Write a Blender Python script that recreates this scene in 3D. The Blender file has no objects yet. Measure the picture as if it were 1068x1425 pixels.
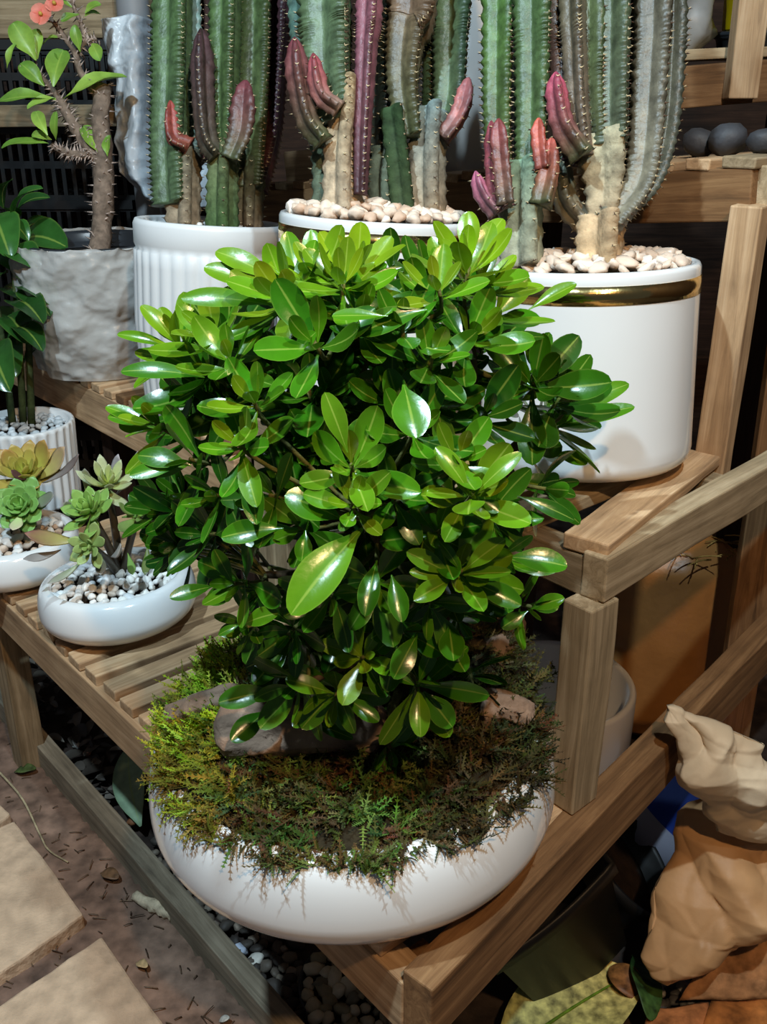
import bpy, math, random
import numpy as np
from mathutils import Vector, Matrix, noise, Quaternion
R = random.Random(7)
SC = bpy.context.scene
COL = SC.collection
PI = math.pi
V = Vector
# ------------------------------------------------------------------ camera
FPX = 1350.0
PITCH = math.radians(23.68)
ZC = 1.15
CP, SP = math.cos(PITCH), math.sin(PITCH)
cam = bpy.data.cameras.new('camera')
cam.sensor_fit = 'VERTICAL'; cam.sensor_height = 36; cam.lens = 36 * FPX / 1425
cam.clip_start = .02
camo = bpy.data.objects.new('camera', cam); COL.objects.link(camo)
camo.location = (0, 0, ZC); camo.rotation_euler = (PI / 2 - PITCH, 0, 0)
SC.camera = camo

def ray(px, py):
    a = (px - 534) / FPX; b = (712.5 - py) / FPX
    return V((a, CP + b * SP, -SP + b * CP))
def at(px, py, d):
    """point at depth d along the optical axis"""
    return V((0, 0, ZC)) + ray(px, py) * d
def onz(px, py, z):
    """point on the level plane z"""
    r = ray(px, py); return V((0, 0, ZC)) + r * ((z - ZC) / r.z)
def depth(p):
    return p.y * CP + (ZC - p.z) * SP

# ------------------------------------------------------------------ mesh builder
class MB:
    def __init__(s):
        s.v = []; s.f = []; s.c = []; s.uv = []; s.m = []
    def add(s, verts, faces, col=(1, 1, 1), uvs=None, mat=0):
        o = len(s.v)
        s.v += [tuple(p) for p in verts]
        s.f += [tuple(i + o for i in f) for f in faces]
        s.m += [mat] * len(faces)
        if isinstance(col, list): s.c += col
        else: s.c += [col] * len(verts)
        s.uv += uvs if uvs else [(0.0, 0.0)] * len(verts)
    def box(s, c, sx, sy, sz, rz=0, col=(1, 1, 1), j=0, mat=0):
        c = V(c); q = Matrix.Rotation(rz, 3, 'Z'); vs = []
        for x in (-1, 1):
            for y in (-1, 1):
                for z in (-1, 1):
                    p = V((x * sx / 2 + R.uniform(-j, j), y * sy / 2 + R.uniform(-j, j), z * sz / 2 + R.uniform(-j, j)))
                    vs.append(c + q @ p)
        s.add(vs, [(0, 1, 3, 2), (4, 6, 7, 5), (0, 4, 5, 1), (2, 3, 7, 6), (0, 2, 6, 4), (1, 5, 7, 3)], col, mat=mat)

def build(name, mb, mats, parent=None, org=None, smooth=True, bevel=0, sub=0, solid=0, sharp=None, recalc=False):
    """links the collected geometry as ONE mesh object whose origin is org (world)"""
    base = V(org) if org is not None else (V(parent['_o']) if parent is not None else V((0, 0, 0)))
    me = bpy.data.meshes.new(name)
    arr = np.array(mb.v, dtype=float) - np.array(base)
    me.from_pydata(arr.tolist(), [], mb.f)
    a = me.color_attributes.new('Col', 'FLOAT_COLOR', 'POINT')
    cc = np.ones((len(mb.v), 4), dtype=np.float32); cc[:, :3] = np.array(mb.c, dtype=np.float32)
    a.data.foreach_set('color', cc.ravel())
    u = me.uv_layers.new(name='UVMap')
    li = np.zeros(len(me.loops), dtype=np.int32); me.loops.foreach_get('vertex_index', li)
    u.data.foreach_set('uv', np.array(mb.uv, dtype=np.float32)[li].ravel())
    if not isinstance(mats, (list, tuple)): mats = [mats]
    for m in mats: me.materials.append(m)
    me.polygons.foreach_set('material_index', np.array(mb.m, dtype=np.int32))
    me.polygons.foreach_set('use_smooth', [smooth] * len(me.polygons))
    me.update()
    if recalc:
        import bmesh
        bm = bmesh.new(); bm.from_mesh(me); bmesh.ops.recalc_face_normals(bm, faces=bm.faces); bm.to_mesh(me); bm.free()
    o = bpy.data.objects.new(name, me); COL.objects.link(o); o['_o'] = tuple(base)
    if parent is not None:
        o.parent = parent; o.location = base - V(parent['_o'])
    else:
        o.location = base
    if bevel:
        b = o.modifiers.new('bevel', 'BEVEL'); b.width = bevel; b.segments = 2; b.limit_method = 'ANGLE'
    if solid:
        b = o.modifiers.new('solid', 'SOLIDIFY'); b.thickness = solid; b.offset = 0
    if sub:
        b = o.modifiers.new('sub', 'SUBSURF'); b.levels = sub; b.render_levels = sub
    return o

def tag(o, label, cat, group=None, kind=None):
    o['label'] = label; o['category'] = cat
    if group: o['group'] = group
    if kind: o['kind'] = kind
    return o
def thing(name, loc, label, cat, group=None):
    o = bpy.data.objects.new(name, None); COL.objects.link(o)
    o.empty_display_size = .05
    o.location = loc; o['_o'] = tuple(loc)
    return tag(o, label, cat, group)

# ------------------------------------------------------------------ materials
def lin(h):
    h = h.lstrip('#'); out = []
    for i in (0, 2, 4):
        c = int(h[i:i + 2], 16) / 255
        out.append(c / 12.92 if c <= .04045 else ((c + .055) / 1.055) ** 2.4)
    return tuple(out)
def newmat(name):
    m = bpy.data.materials.new(name); m.use_nodes = True
    n = m.node_tree.nodes; l = m.node_tree.links
    return m, n, l, n['Principled BSDF']
def ramp(n, stops):
    r = n.new('ShaderNodeValToRGB'); e = r.color_ramp.elements
    while len(e) < len(stops): e.new(.5)
    for i, (p, c) in enumerate(stops):
        e[i].position = p; e[i].color = (*c, 1)
    return r
def wood(name, dark, mid, light, rough=.75, scale=1.0):
    m, n, l, b = newmat(name)
    tc = n.new('ShaderNodeTexCoord'); oi = n.new('ShaderNodeObjectInfo')
    mp = n.new('ShaderNodeMapping'); mp.inputs['Scale'].default_value = (4 * scale, 75 * scale, 75 * scale)
    ad = n.new('ShaderNodeVectorMath'); ad.operation = 'ADD'
    ml = n.new('ShaderNodeMath'); ml.operation = 'MULTIPLY'; ml.inputs[1].default_value = 37
    l.new(oi.outputs['Random'], ml.inputs[0]); l.new(tc.outputs['Object'], ad.inputs[0]); l.new(ml.outputs[0], ad.inputs[1])
    l.new(ad.outputs[0], mp.inputs[0])
    n1 = n.new('ShaderNodeTexNoise'); n1.inputs['Scale'].default_value = 1; n1.inputs['Detail'].default_value = 9; n1.inputs['Roughness'].default_value = .72
    n1.inputs['Distortion'].default_value = .6
    l.new(mp.outputs[0], n1.inputs['Vector'])
    r = ramp(n, [(.28, lin(dark)), (.5, lin(mid)), (.72, lin(light))]); l.new(n1.outputs['Fac'], r.inputs[0])
    n2 = n.new('ShaderNodeTexNoise'); n2.inputs['Scale'].default_value = 14; n2.inputs['Detail'].default_value = 3
    l.new(ad.outputs[0], n2.inputs['Vector'])
    mx = n.new('ShaderNodeMix'); mx.data_type = 'RGBA'; mx.blend_type = 'MULTIPLY'; mx.inputs['Factor'].default_value = .55
    r2 = ramp(n, [(.3, (.62, .58, .54)), (.6, (1.1, 1.08, 1.05))]); l.new(n2.outputs['Fac'], r2.inputs[0])
    l.new(r.outputs[0], mx.inputs['A']); l.new(r2.outputs[0], mx.inputs['B'])
    hs = n.new('ShaderNodeHueSaturation'); mr = n.new('ShaderNodeMapRange'); mr.inputs['To Min'].default_value = .8; mr.inputs['To Max'].default_value = 1.2
    l.new(oi.outputs['Random'], mr.inputs[0]); l.new(mr.outputs[0], hs.inputs['Value']); l.new(mx.outputs['Result'], hs.inputs['Color'])
    l.new(hs.outputs[0], b.inputs['Base Color'])
    b.inputs['Roughness'].default_value = rough; b.inputs['Specular IOR Level'].default_value = .25
    bp = n.new('ShaderNodeBump'); bp.inputs['Strength'].default_value = .35; bp.inputs['Distance'].default_value = .0015
    l.new(n1.outputs['Fac'], bp.inputs['Height']); l.new(bp.outputs[0], b.inputs['Normal'])
    return m
def plain(name, c, rough=.5, spec=.5, metal=0, coat=0, nscale=0, namp=.15, bump=0, bscale=40, emit=None, sss=0):
    m, n, l, b = newmat(name)
    b.inputs['Base Color'].default_value = (*lin(c), 1) if isinstance(c, str) else (*c, 1)
    b.inputs['Roughness'].default_value = rough; b.inputs['Specular IOR Level'].default_value = spec
    b.inputs['Metallic'].default_value = metal; b.inputs['Coat Weight'].default_value = coat; b.inputs['Coat Roughness'].default_value = .05
    if sss:
        b.inputs['Subsurface Weight'].default_value = sss; b.inputs['Subsurface Radius'].default_value = (.004, .003, .002)
    tc = n.new('ShaderNodeTexCoord')
    if nscale:
        t = n.new('ShaderNodeTexNoise'); t.inputs['Scale'].default_value = nscale; t.inputs['Detail'].default_value = 5
        l.new(tc.outputs['Object'], t.inputs['Vector'])
        cc = lin(c) if isinstance(c, str) else c
        r = ramp(n, [(.3, tuple(x * (1 - namp) for x in cc)), (.7, tuple(min(1, x * (1 + namp)) for x in cc))])
        l.new(t.outputs['Fac'], r.inputs[0]); l.new(r.outputs[0], b.inputs['Base Color'])
    if bump:
        t = n.new('ShaderNodeTexNoise'); t.inputs['Scale'].default_value = bscale; t.inputs['Detail'].default_value = 4
        l.new(tc.outputs['Object'], t.inputs['Vector'])
        bp = n.new('ShaderNodeBump'); bp.inputs['Strength'].default_value = bump; bp.inputs['Distance'].default_value = .004
        l.new(t.outputs['Fac'], bp.inputs['Height']); l.new(bp.outputs[0], b.inputs['Normal'])
    return m
def vcol(name, rough=.5, spec=.5, nscale=60, namp=.25, bump=0, bscale=80, transl=0, coat=0, veins=False):
    """pigment from the vertex colour times a noise"""
    m, n, l, b = newmat(name)
    a = n.new('ShaderNodeAttribute'); a.attribute_name = 'Col'
    tc = n.new('ShaderNodeTexCoord')
    t = n.new('ShaderNodeTexNoise'); t.inputs['Scale'].default_value = nscale; t.inputs['Detail'].default_value = 4
    l.new(tc.outputs['Object'], t.inputs['Vector'])
    r = ramp(n, [(.3, (1 - namp,) * 3), (.7, (1 + namp,) * 3)]); l.new(t.outputs['Fac'], r.inputs[0])
    mx = n.new('ShaderNodeMix'); mx.data_type = 'RGBA'; mx.blend_type = 'MULTIPLY'; mx.inputs['Factor'].default_value = 1
    l.new(a.outputs['Color'], mx.inputs['A']); l.new(r.outputs[0], mx.inputs['B'])
    out = mx.outputs['Result']
    if veins:
        uv = n.new('ShaderNodeUVMap'); uv.uv_map = 'UVMap'
        sx = n.new('ShaderNodeSeparateXYZ'); l.new(uv.outputs[0], sx.inputs[0])
        ab = n.new('ShaderNodeMath'); ab.operation = 'ABSOLUTE'; l.new(sx.outputs['Y'], ab.inputs[0])
        rr = ramp(n, [(.0, (1, 1, 1)), (.05, (.75, .75, .75)), (.1, (0, 0, 0)), (.9, (0, 0, 0)), (1.0, (.35, .35, .35))])
        l.new(ab.outputs[0], rr.inputs[0])
        lm = n.new('ShaderNodeMix'); lm.data_type = 'RGBA'; lm.blend_type = 'MIX'
        l.new(rr.outputs[0], lm.inputs['Factor']); l.new(out, lm.inputs['A'])
        li = n.new('ShaderNodeMix'); li.data_type = 'RGBA'; li.blend_type = 'MIX'; li.inputs['Factor'].default_value = .38
        l.new(out, li.inputs['A']); li.inputs['B'].default_value = (*lin('#b9cf5e'), 1)
        l.new(li.outputs['Result'], lm.inputs['B']); out = lm.outputs['Result']
    l.new(out, b.inputs['Base Color'])
    b.inputs['Roughness'].default_value = rough; b.inputs['Specular IOR Level'].default_value = spec
    b.inputs['Coat Weight'].default_value = coat; b.inputs['Coat Roughness'].default_value = .12
    if bump:
        t2 = n.new('ShaderNodeTexNoise'); t2.inputs['Scale'].default_value = bscale; t2.inputs['Detail'].default_value = 4
        l.new(tc.outputs['Object'], t2.inputs['Vector'])
        bp = n.new('ShaderNodeBump'); bp.inputs['Strength'].default_value = bump; bp.inputs['Distance'].default_value = .003
        l.new(t2.outputs['Fac'], bp.inputs['Height']); l.new(bp.outputs[0], b.inputs['Normal'])
    if transl:
        tr = n.new('ShaderNodeBsdfTranslucent'); l.new(out, tr.inputs['Color'])
        ms = n.new('ShaderNodeMixShader'); ms.inputs[0].default_value = transl
        l.new(b.outputs[0], ms.inputs[1]); l.new(tr.outputs[0], ms.inputs[2])
        l.new(ms.outputs[0], n['Material Output'].inputs['Surface'])
    return m

W_PALE = wood('pale_pine', '#7d634a', '#b4936f', '#d2b491')
W_GREY = wood('weathered_pine', '#62543e', '#968265', '#b8a486')
W_BROWN = wood('brown_pine', '#4f3823', '#7d5b3b', '#9c7852')
W_DARK = wood('dark_timber', '#1c120b', '#36241a', '#4a3426')
CERAM = plain('white_glaze', '#e4e4e2', .14, .5, coat=.4, nscale=6, namp=.03)
MATTE_W = plain('matte_white_glaze', '#dcdcda', .38, .4, nscale=8, namp=.04)
GOLD = plain('gold_lustre', (.83, .62, .25), .16, metal=1, bump=.15, bscale=60)
BLACKP = plain('black_plastic', '#0e0d0c', .5, .5, nscale=20, namp=.3)
DARKP = plain('dark_grey_plastic', '#2c2f33', .3, .5, nscale=15, namp=.2)
BLUEP = plain('blue_plastic', '#3c62dc', .4, .5, nscale=12, namp=.15)
YELLOWP = plain('yellow_plastic', '#e6c400', .4, .5, nscale=12, namp=.06)
SOILM = plain('dark_soil', '#2a2019', .9, .2, nscale=40, namp=.6, bump=.8, bscale=60)
STONE = vcol('pale_stone', .6, .35, 90, .12, bump=.3, bscale=120)
LEAF = vcol('glossy_leaf', .22, .55, 45, .16, transl=.22, veins=True, bump=.06, bscale=160)
LEAF2 = vcol('soft_leaf', .38, .45, 50, .2, transl=.2, veins=True)
FLESH = vcol('fleshy_leaf', .4, .4, 50, .12)
CACT = vcol('cactus_skin', .42, .4, 70, .4, bump=.4, bscale=140)
BARKV = vcol('bark', .85, .2, 70, .4, bump=.8, bscale=120)
MOSS = vcol('moss_frond', .75, .2, 60, .25, transl=.15)

def tri(x): return abs((x % 1.0) - .5) * 4 - 1
FD = []
for _i in range(14):
    FD.append((V((R.gauss(0, 1), R.gauss(0, 1), R.gauss(0, 1))).normalized(), R.uniform(0, 1), R.uniform(5, 24)))
def creases(p, k=1.0):
    """sharp folded-paper relief, about -1..1"""
    s = 0
    w = V((noise.noise(p * 7), noise.noise(p * 7 + V((5, 5, 5))), noise.noise(p * 7 + V((9, 2, 4))))) * .045
    for d, o, f in FD:
        m = noise.noise(p * 6 + d * 20) * .5 + .5
        s += tri((p + w).dot(d) * f * k + o) * (8 / f) * m
    return s / 5

FE = []
for _i in range(9):
    FE.append((V((R.gauss(0, 1), R.gauss(0, .6), R.gauss(0, 1))).normalized(), R.uniform(0, 1), R.uniform(3.2, 11)))
def folds(p):
    """long straight paper folds"""
    s = 0
    for d, o, f in FE:
        m = max(0, noise.noise(p * 4 + d * 31) + .35)
        t = p.dot(d) * f + o + .12 * noise.noise(p * 9 + d)
        s += (1 - abs(tri(t)) ** .8 * 2) * (6 / f) * m
    return s / 3

def M_from_x(d, up=V((0, 0, 1))):
    x = d.normalized(); y = up.cross(x)
    if y.length < 1e-4: y = V((0, 1, 0)).cross(x)
    y.normalize(); z = x.cross(y)
    return Matrix((x, y, z)).transposed()

def board(name, p0, p1, w, h, mat, parent=None, up=V((0, 0, 1)), label=None, jit=.0015, bev=.002, segs=6):
    """a sawn board from p0 to p1 (axis of its length, centre line), w across, h along up; grain follows its length"""
    p0 = V(p0); p1 = V(p1); L = (p1 - p0).length
    vs = []; fs = []
    ph = R.uniform(0, 99)
    for i in range(segs + 1):
        x = L * i / segs
        for (a, b) in ((-1, -1), (1, -1), (1, 1), (-1, 1)):
            ny = noise.noise(V((x * 6 + ph, a * 3, b * 3))) * jit * 1.5; nz = noise.noise(V((x * 6 - ph, a * 3, b * 3 + 9))) * jit * 1.5
            vs.append((x, a * w / 2 + ny, b * h / 2 + nz))
    for i in range(segs):
        for k in range(4):
            a = i * 4 + k; b = i * 4 + (k + 1) % 4
            fs.append((a, b, b + 4, a + 4))
    fs += [(3, 2, 1, 0), tuple(segs * 4 + k for k in range(4))]
    me = bpy.data.meshes.new(name); me.from_pydata(vs, [], fs); me.materials.append(mat); me.update()
    o = bpy.data.objects.new(name, me); COL.objects.link(o)
    Mx = Matrix.Translation(p0) @ M_from_x(p1 - p0, up).to_4x4()
    if parent is not None:
        o.parent = parent; Mx = Matrix.Translation(-V(parent['_o'])) @ Mx
    o.matrix_local = Mx if parent is not None else Mx
    if parent is None: o.matrix_world = Mx
    b = o.modifiers.new('bevel', 'BEVEL'); b.width = bev; b.segments = 2; b.limit_method = 'ANGLE'; b.angle_limit = .8
    if label: o['label'] = label
    return o

def lathe(mb, c, prof, segs=72, tilt=(0, 0), flute=None, col=(1, 1, 1), mat=None, squash=1.0, rz=0):
    """surface of revolution; prof = [(r, z, [mat])...]; tilt = (rot x, rot y)"""
    q = Matrix.Rotation(tilt[0], 3, 'X') @ Matrix.Rotation(tilt[1], 3, 'Y') @ Matrix.Rotation(rz, 3, 'Z')
    c = V(c); vs = []; fs = []; n = len(prof)
    for i, p in enumerate(prof):
        for k in range(segs):
            t = 2 * PI * k / segs; r = p[0]
            if flute: r = flute(t, p[1], r, i)
            vs.append(c + q @ V((r * math.cos(t), r * squash * math.sin(t), p[1])))
    o = len(mb.v)
    mb.add(vs, [], col)
    for i in range(n - 1):
        mi = (prof[i][2] if len(prof[i]) > 2 else 0) if mat is None else mat
        for k in range(segs):
            k2 = (k + 1) % segs
            mb.f.append((o + i * segs + k, o + i * segs + k2, o + (i + 1) * segs + k2, o + (i + 1) * segs + k)); mb.m.append(mi)
    if prof[0][0] > 1e-4:
        mb.f.append(tuple(o + k for k in reversed(range(segs)))); mb.m.append(0)
    if prof[-1][0] > 1e-4:
        mb.f.append(tuple(o + (n - 1) * segs + k for k in range(segs))); mb.m.append(mat or 0)

def spline(pts, n):
    """Catmull-Rom through pts, n samples"""
    P = [V(p) for p in pts]
    if len(P) == 2: return [P[0].lerp(P[1], i / (n - 1)) for i in range(n)]
    P = [P[0] * 2 - P[1]] + P + [P[-1] * 2 - P[-2]]
    out = []; m = len(P) - 3
    for i in range(n):
        t = i / (n - 1) * m; k = min(int(t), m - 1); u = t - k
        a, b, c, d = P[k:k + 4]
        out.append(.5 * ((2 * b) + (c - a) * u + (2 * a - 5 * b + 4 * c - d) * u * u + (3 * b - a - 3 * c + d) * u ** 3))
    return out
def frames(path):
    out = []; prev = None
    for i in range(len(path)):
        t = (path[min(i + 1, len(path) - 1)] - path[max(i - 1, 0)]).normalized()
        if prev is None:
            ref = V((0, -1, 0)) if abs(t.y) < .9 else V((1, 0, 0))
        else: ref = prev
        x = (ref - t * ref.dot(t)).normalized(); y = t.cross(x); prev = x
        out.append((t, x, y))
    return out
def tube(mb, pts, r0, r1, n=10, segs=8, col=(1, 1, 1), rough=0, cap=True, sq=1.0):
    path = spline(pts, n); fr = frames(path); vs = []; fs = []
    ph = R.uniform(0, 50)
    for i, p in enumerate(path):
        r = r0 + (r1 - r0) * i / (n - 1)
        for k in range(segs):
            t = 2 * PI * k / segs
            d = fr[i][1] * math.cos(t) + fr[i][2] * math.sin(t) * sq
            rr = r * (1 + rough * noise.noise(V((math.cos(t) * 1.5 + ph, math.sin(t) * 1.5, i * .55))))
            vs.append(p + d * rr)
    for i in range(n - 1):
        for k in range(segs):
            a = i * segs + k; b = i * segs + (k + 1) % segs
            fs.append((a, b, b + segs, a + segs))
    if cap: fs += [tuple(reversed(range(segs))), tuple((n - 1) * segs + k for k in range(segs))]
    mb.add(vs, fs, col)
    return path

def mix(a, b, t): return tuple(x + (y - x) * t for x, y in zip(a, b))
def leaf(mb, base, tip, nrm, W, col, bend=.1, cup=.25, shape=1.5, nu=9, tipcol=None, wave=0):
    """one blade from base to tip; W full width; bend = sag as a share of its length; shape >1 widest past the middle"""
    base = V(base); tip = V(tip); ax = tip - base; L = ax.length; x = ax / L
    n = V(nrm); n = n - x * n.dot(x)
    if n.length < 1e-4: n = V((0, 0, 1)) - x * x.z
    n.normalize(); y = n.cross(x)
    vs = []; uv = []; cl = []; ph = R.uniform(0, 6)
    tw = R.uniform(-.25, .25)
    for i in range(nu + 1):
        u = 1 - (1 - i / nu) ** 1.45
        w = W / 2 * max(0.0, math.sin(PI * min(1, u ** shape))) ** (.95 - .45 * u)
        w = max(w, W * .035 * (1 - u * .9))
        s = bend * L * (4 * u * (1 - u))
        for k in range(5):
            v = (k - 2) / 2
            vv = v
            z = s + cup * w * (vv * vv) - .0 + wave * W * math.sin(u * 9 + ph + v) * abs(v)
            p = base + x * (u * L) + y * (vv * w * math.cos(tw * u)) + n * (z + vv * w * math.sin(tw * u))
            vs.append(p); uv.append((u, v)); cl.append(mix(col, tipcol, u ** 2) if tipcol else col)
    fs = []
    for i in range(nu):
        for k in range(4):
            a = i * 5 + k; fs.append((a, a + 1, a + 6, a + 5))
    mb.add(vs, fs, cl, uv)

def fleshy(mb, base, tip, nrm, W, T, c0, c1, shape=1.6, nu=8, bend=.12):
    base = V(base); tip = V(tip); ax = tip - base; L = ax.length; x = ax / L
    n = V(nrm) - x * V(nrm).dot(x); n.normalize(); y = n.cross(x)
    vs = []; fs = []; cl = []; S = 8
    for i in range(nu + 1):
        u = i / nu; w = W / 2 * max(.0, math.sin(PI * (.06 + .94 * u) ** shape)) ** .8; w = max(w, W * .03)
        t = T / 2 * max(.05, math.sin(PI * (.1 + .9 * u)) ** .6)
        s = -bend * L * (1 - (2 * u - 1) ** 2)
        for k in range(S):
            a = 2 * PI * k / S
            vs.append(base + x * u * L + y * (w * math.cos(a)) + n * (t * math.sin(a) + s + .25 * w * math.cos(a) ** 2))
            cl.append(mix(c0, c1, max(0, min(1, u * .75 + .25 * abs(math.cos(a)) * u))))
    for i in range(nu):
        for k in range(S):
            a = i * S + k; b = i * S + (k + 1) % S; fs.append((a, b, b + S, a + S))
    fs += [tuple(reversed(range(S))), tuple(nu * S + k for k in range(S))]
    mb.add(vs, fs, cl)

def stone_mesh(name, r, seed, mat, sx=1, sy=1, sz=.75, col=(1, 1, 1), amp=.35):
    import bmesh
    bm = bmesh.new(); bmesh.ops.create_icosphere(bm, subdivisions=2, radius=1)
    for v in bm.verts:
        d = 1 + amp * noise.noise(v.co * 1.3 + V((seed * 7.1, seed, 0)))
        v.co = V((v.co.x * sx, v.co.y * sy, v.co.z * sz)) * d * r
    me = bpy.data.meshes.new(name); bm.to_mesh(me); bm.free()
    a = me.color_attributes.new('Col', 'FLOAT_COLOR', 'POINT')
    for d in a.data: d.color = (*col, 1)
    me.materials.append(mat)
    me.polygons.foreach_set('use_smooth', [True] * len(me.polygons))
    return me
# ------------------------------------------------------------------ light
SC.view_settings.view_transform = 'Standard'; SC.view_settings.look = 'None'
SC.view_settings.exposure = .3; SC.view_settings.gamma = 1; SC.view_settings.use_curve_mapping = False
w = bpy.data.worlds.new('night'); SC.world = w; w.use_nodes = True
w.node_tree.nodes['Background'].inputs[0].default_value = (.5, .55, .65, 1)
w.node_tree.nodes['Background'].inputs[1].default_value = .07
def lamp(name, loc, power, col, rad, aim=None, spot=None):
    d = bpy.data.lights.new(name, 'SPOT' if spot else 'POINT'); d.energy = power; d.color = col; d.shadow_soft_size = rad
    if spot: d.spot_size = spot; d.spot_blend = .4
    o = bpy.data.objects.new(name, d); COL.objects.link(o); o.location = loc
    if aim is not None: o.rotation_euler = (V(aim) - V(loc)).to_track_quat('-Z', 'Y').to_euler()
    return o
lamp('cool_lamp', (-.60, .24, 2.4), 112, (.64, .85, 1.0), .03)
lamp('white_lamp', (.36, .05, 2.45), 82, (.68, .88, 1.0), .025)
lamp('warm_lamp', (.30, -.40, 2.1), 52, (1.0, .64, .33), .03)

# ------------------------------------------------------------------ setting
def heightgrid(name, x0, x1, y0, y1, nx, ny, f, mat, kind='structure', col=None):
    mb = MB(); vs = []; cl = []
    for j in range(ny + 1):
        for i in range(nx + 1):
            x = x0 + (x1 - x0) * i / nx; y = y0 + (y1 - y0) * j / ny
            vs.append((x, y, f(x, y))); cl.append(col(x, y) if col else (1, 1, 1))
    fs = [(j * (nx + 1) + i, j * (nx + 1) + i + 1, (j + 1) * (nx + 1) + i + 1, (j + 1) * (nx + 1) + i) for j in range(ny) for i in range(nx)]
    mb.add(vs, fs, cl)
    o = build(name, mb, mat); o['kind'] = kind
    return o
C0 = onz(0, 962, .05); C1 = onz(405, 1425, .05)
CD = (C1 - C0).normalized(); CN = V((CD.y, -CD.x, 0))
def side(x, y): return (V((x, y, 0)) - V((C0.x, C0.y, 0))).dot(CN)   # >0 path side
if side(-.5, .5) < 0: CN = -CN
def ground(x, y):
    n = noise.noise(V((x * 9, y * 9, 0))) * .006 + noise.noise(V((x * 40, y * 40, 3))) * .004
    s = side(x, y)
    return n + (-.035 if s < 0 else .004)
def gcol(x, y):
    s = side(x, y); t = noise.noise(V((x * 5, y * 5, 7))) * .5 + .5
    a = mix(lin('#58443a'), lin('#937663'), t) if s > 0 else mix(lin('#2a221c'), lin('#423630'), t)
    return a
GROUND = vcol('trodden_soil', .6, .4, 34, .5, bump=1.0, bscale=38)
heightgrid('floor', -1.9, 1.9, .1, 3.2, 190, 155, ground, GROUND, col=gcol)
# dark walls of the shed
mb = MB(); mb.box((0, 3.0, 1.3), 4.2, .04, 2.8); o = build('wall_back', mb, W_DARK, smooth=False); o['kind'] = 'structure'
mb = MB(); mb.box((1.6, 1.6, 1.3), .04, 3, 2.8); o = build('wall_right', mb, W_DARK, smooth=False); o['kind'] = 'structure'

# paving slabs, edging board
TILE = plain('sandstone_paving', '#c6a98c', .85, .2, nscale=38, namp=.22, bump=.9, bscale=75)
def slab(corners, label, z=.028):
    mb = MB(); top = [onz(x, y, z) for x, y in corners]
    n = 8; pts = []
    for i in range(len(top)):
        a, b = top[i], top[(i + 1) % len(top)]
        for k in range(n):
            p = a.lerp(b, k / n); p.x += R.uniform(-.0015, .0015); p.y += R.uniform(-.0015, .0015); pts.append(p)
    m = len(pts); low = [p - V((0, 0, .045)) for p in pts]
    mb.add(pts + low, [tuple(range(m))] + [((i + 1) % m, i, m + i, m + (i + 1) % m) for i in range(m)] + [tuple(reversed(range(m, 2 * m)))])
    o = build('paving_slab', mb, TILE, smooth=False, bevel=.004, org=top[0] - V((0, 0, .045)), recalc=True)
    return tag(o, label, 'paving slab')
slab([(20, 1142), (118, 1272), (-60, 1395), (-200, 1230)], 'sandy paving slab on the left, whole corner showing, middle of three')
slab([(140, 1302), (240, 1440), (90, 1600), (-60, 1440)], 'sandy paving slab nearest the camera at the bottom edge')
slab([(-40, 1090), (15, 1132), (-60, 1190), (-140, 1140)], 'sandy paving slab, only a small corner showing, farthest of three')
W_EDGE = wood('grey_edging', '#5c5346', '#8c806c', '#ada08a')
e = board('edging_board', C0 - CD * .6 + V((0, 0, -.05)), C1 + CD * .35 + V((0, 0, -.05)), .03, .1, W_EDGE, segs=20)
tag(e, 'long grey wooden edging board between soil path and gravel bed', 'edging board')

# ------------------------------------------------------------------ right stepped plant stand
ZL, ZM, ZT = .43, .74, 1.085
LC = onz(560, 1352, ZL)                     # lower front corner
LD = (onz(0, 823, ZL) - LC).normalized()     # lengthwise, away to the left
DD = V((LD.y, -LD.x, 0))                      # into the depth
MC = V((.211, .845, ZM))
SD = (onz(790, 1115, ZL) - LC); SD.z = 0; SD.normalize()
def lin3(c, s, d, z): return V((c.x + LD.x * s + DD.x * d, c.y + LD.y * s + DD.y * d, z))
stand = thing('plant_stand', (LC.x, LC.y, 0), 'stepped slatted timber stand carrying the bowls below and cactus pots above', 'plant stand')
# lower tier
board('front_rail', lin3(LC, -.0, .016, ZL - .047), lin3(LC, 1.14, .016, ZL - .047), .032, .064, W_PALE, stand)
board('back_rail', lin3(LC, .075, .27, ZL - .047), lin3(LC, 1.12, .27, ZL - .047), .03, .064, W_GREY, stand)
SA = LC + V((.021, 0, 0))
MSD = (onz(1068, 635, ZM) - MC); MSD.z = 0; MSD.normalize()
SB = onz(1068, 868, ZL)
e1 = V((SB.x, SB.y, ZL)); dS = (e1 - V((SA.x, SA.y, ZL))).normalized()
board('side_rail', V((SA.x, SA.y, ZL - .036)) - dS * .012, V((e1.x, e1.y, ZL - .036)) + dS * .3, .034, .072, W_BROWN, stand, segs=12)
for s in [.05 + .0485 * k for k in range(22)]:
    a = lin3(LC, s, .002 + R.uniform(0, .006), ZL - .0075); b = lin3(LC, s + R.uniform(-.004, .004), .29, ZL - .0075)
    board('slat', a, b, .034, .015, W_PALE, stand, jit=.002, segs=3)
# legs of the lower tier
def leg(p, z0, z1, mat=W_GREY, par=stand, w=.042, d=.042, rz=None, nm='leg'):
    p = V(p)
    return board(nm, V((p.x, p.y, z0)), V((p.x, p.y, z1)), w, d, mat, par, up=DD if rz is None else V((math.cos(rz), math.sin(rz), 0)))
leg(lin3(LC, .022, .045, 0), -.02, ZL - .04, W_BROWN)
leg(lin3(LC, 1.07, .04, 0), -.035, ZL - .08, W_GREY, w=.05, d=.045)
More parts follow.
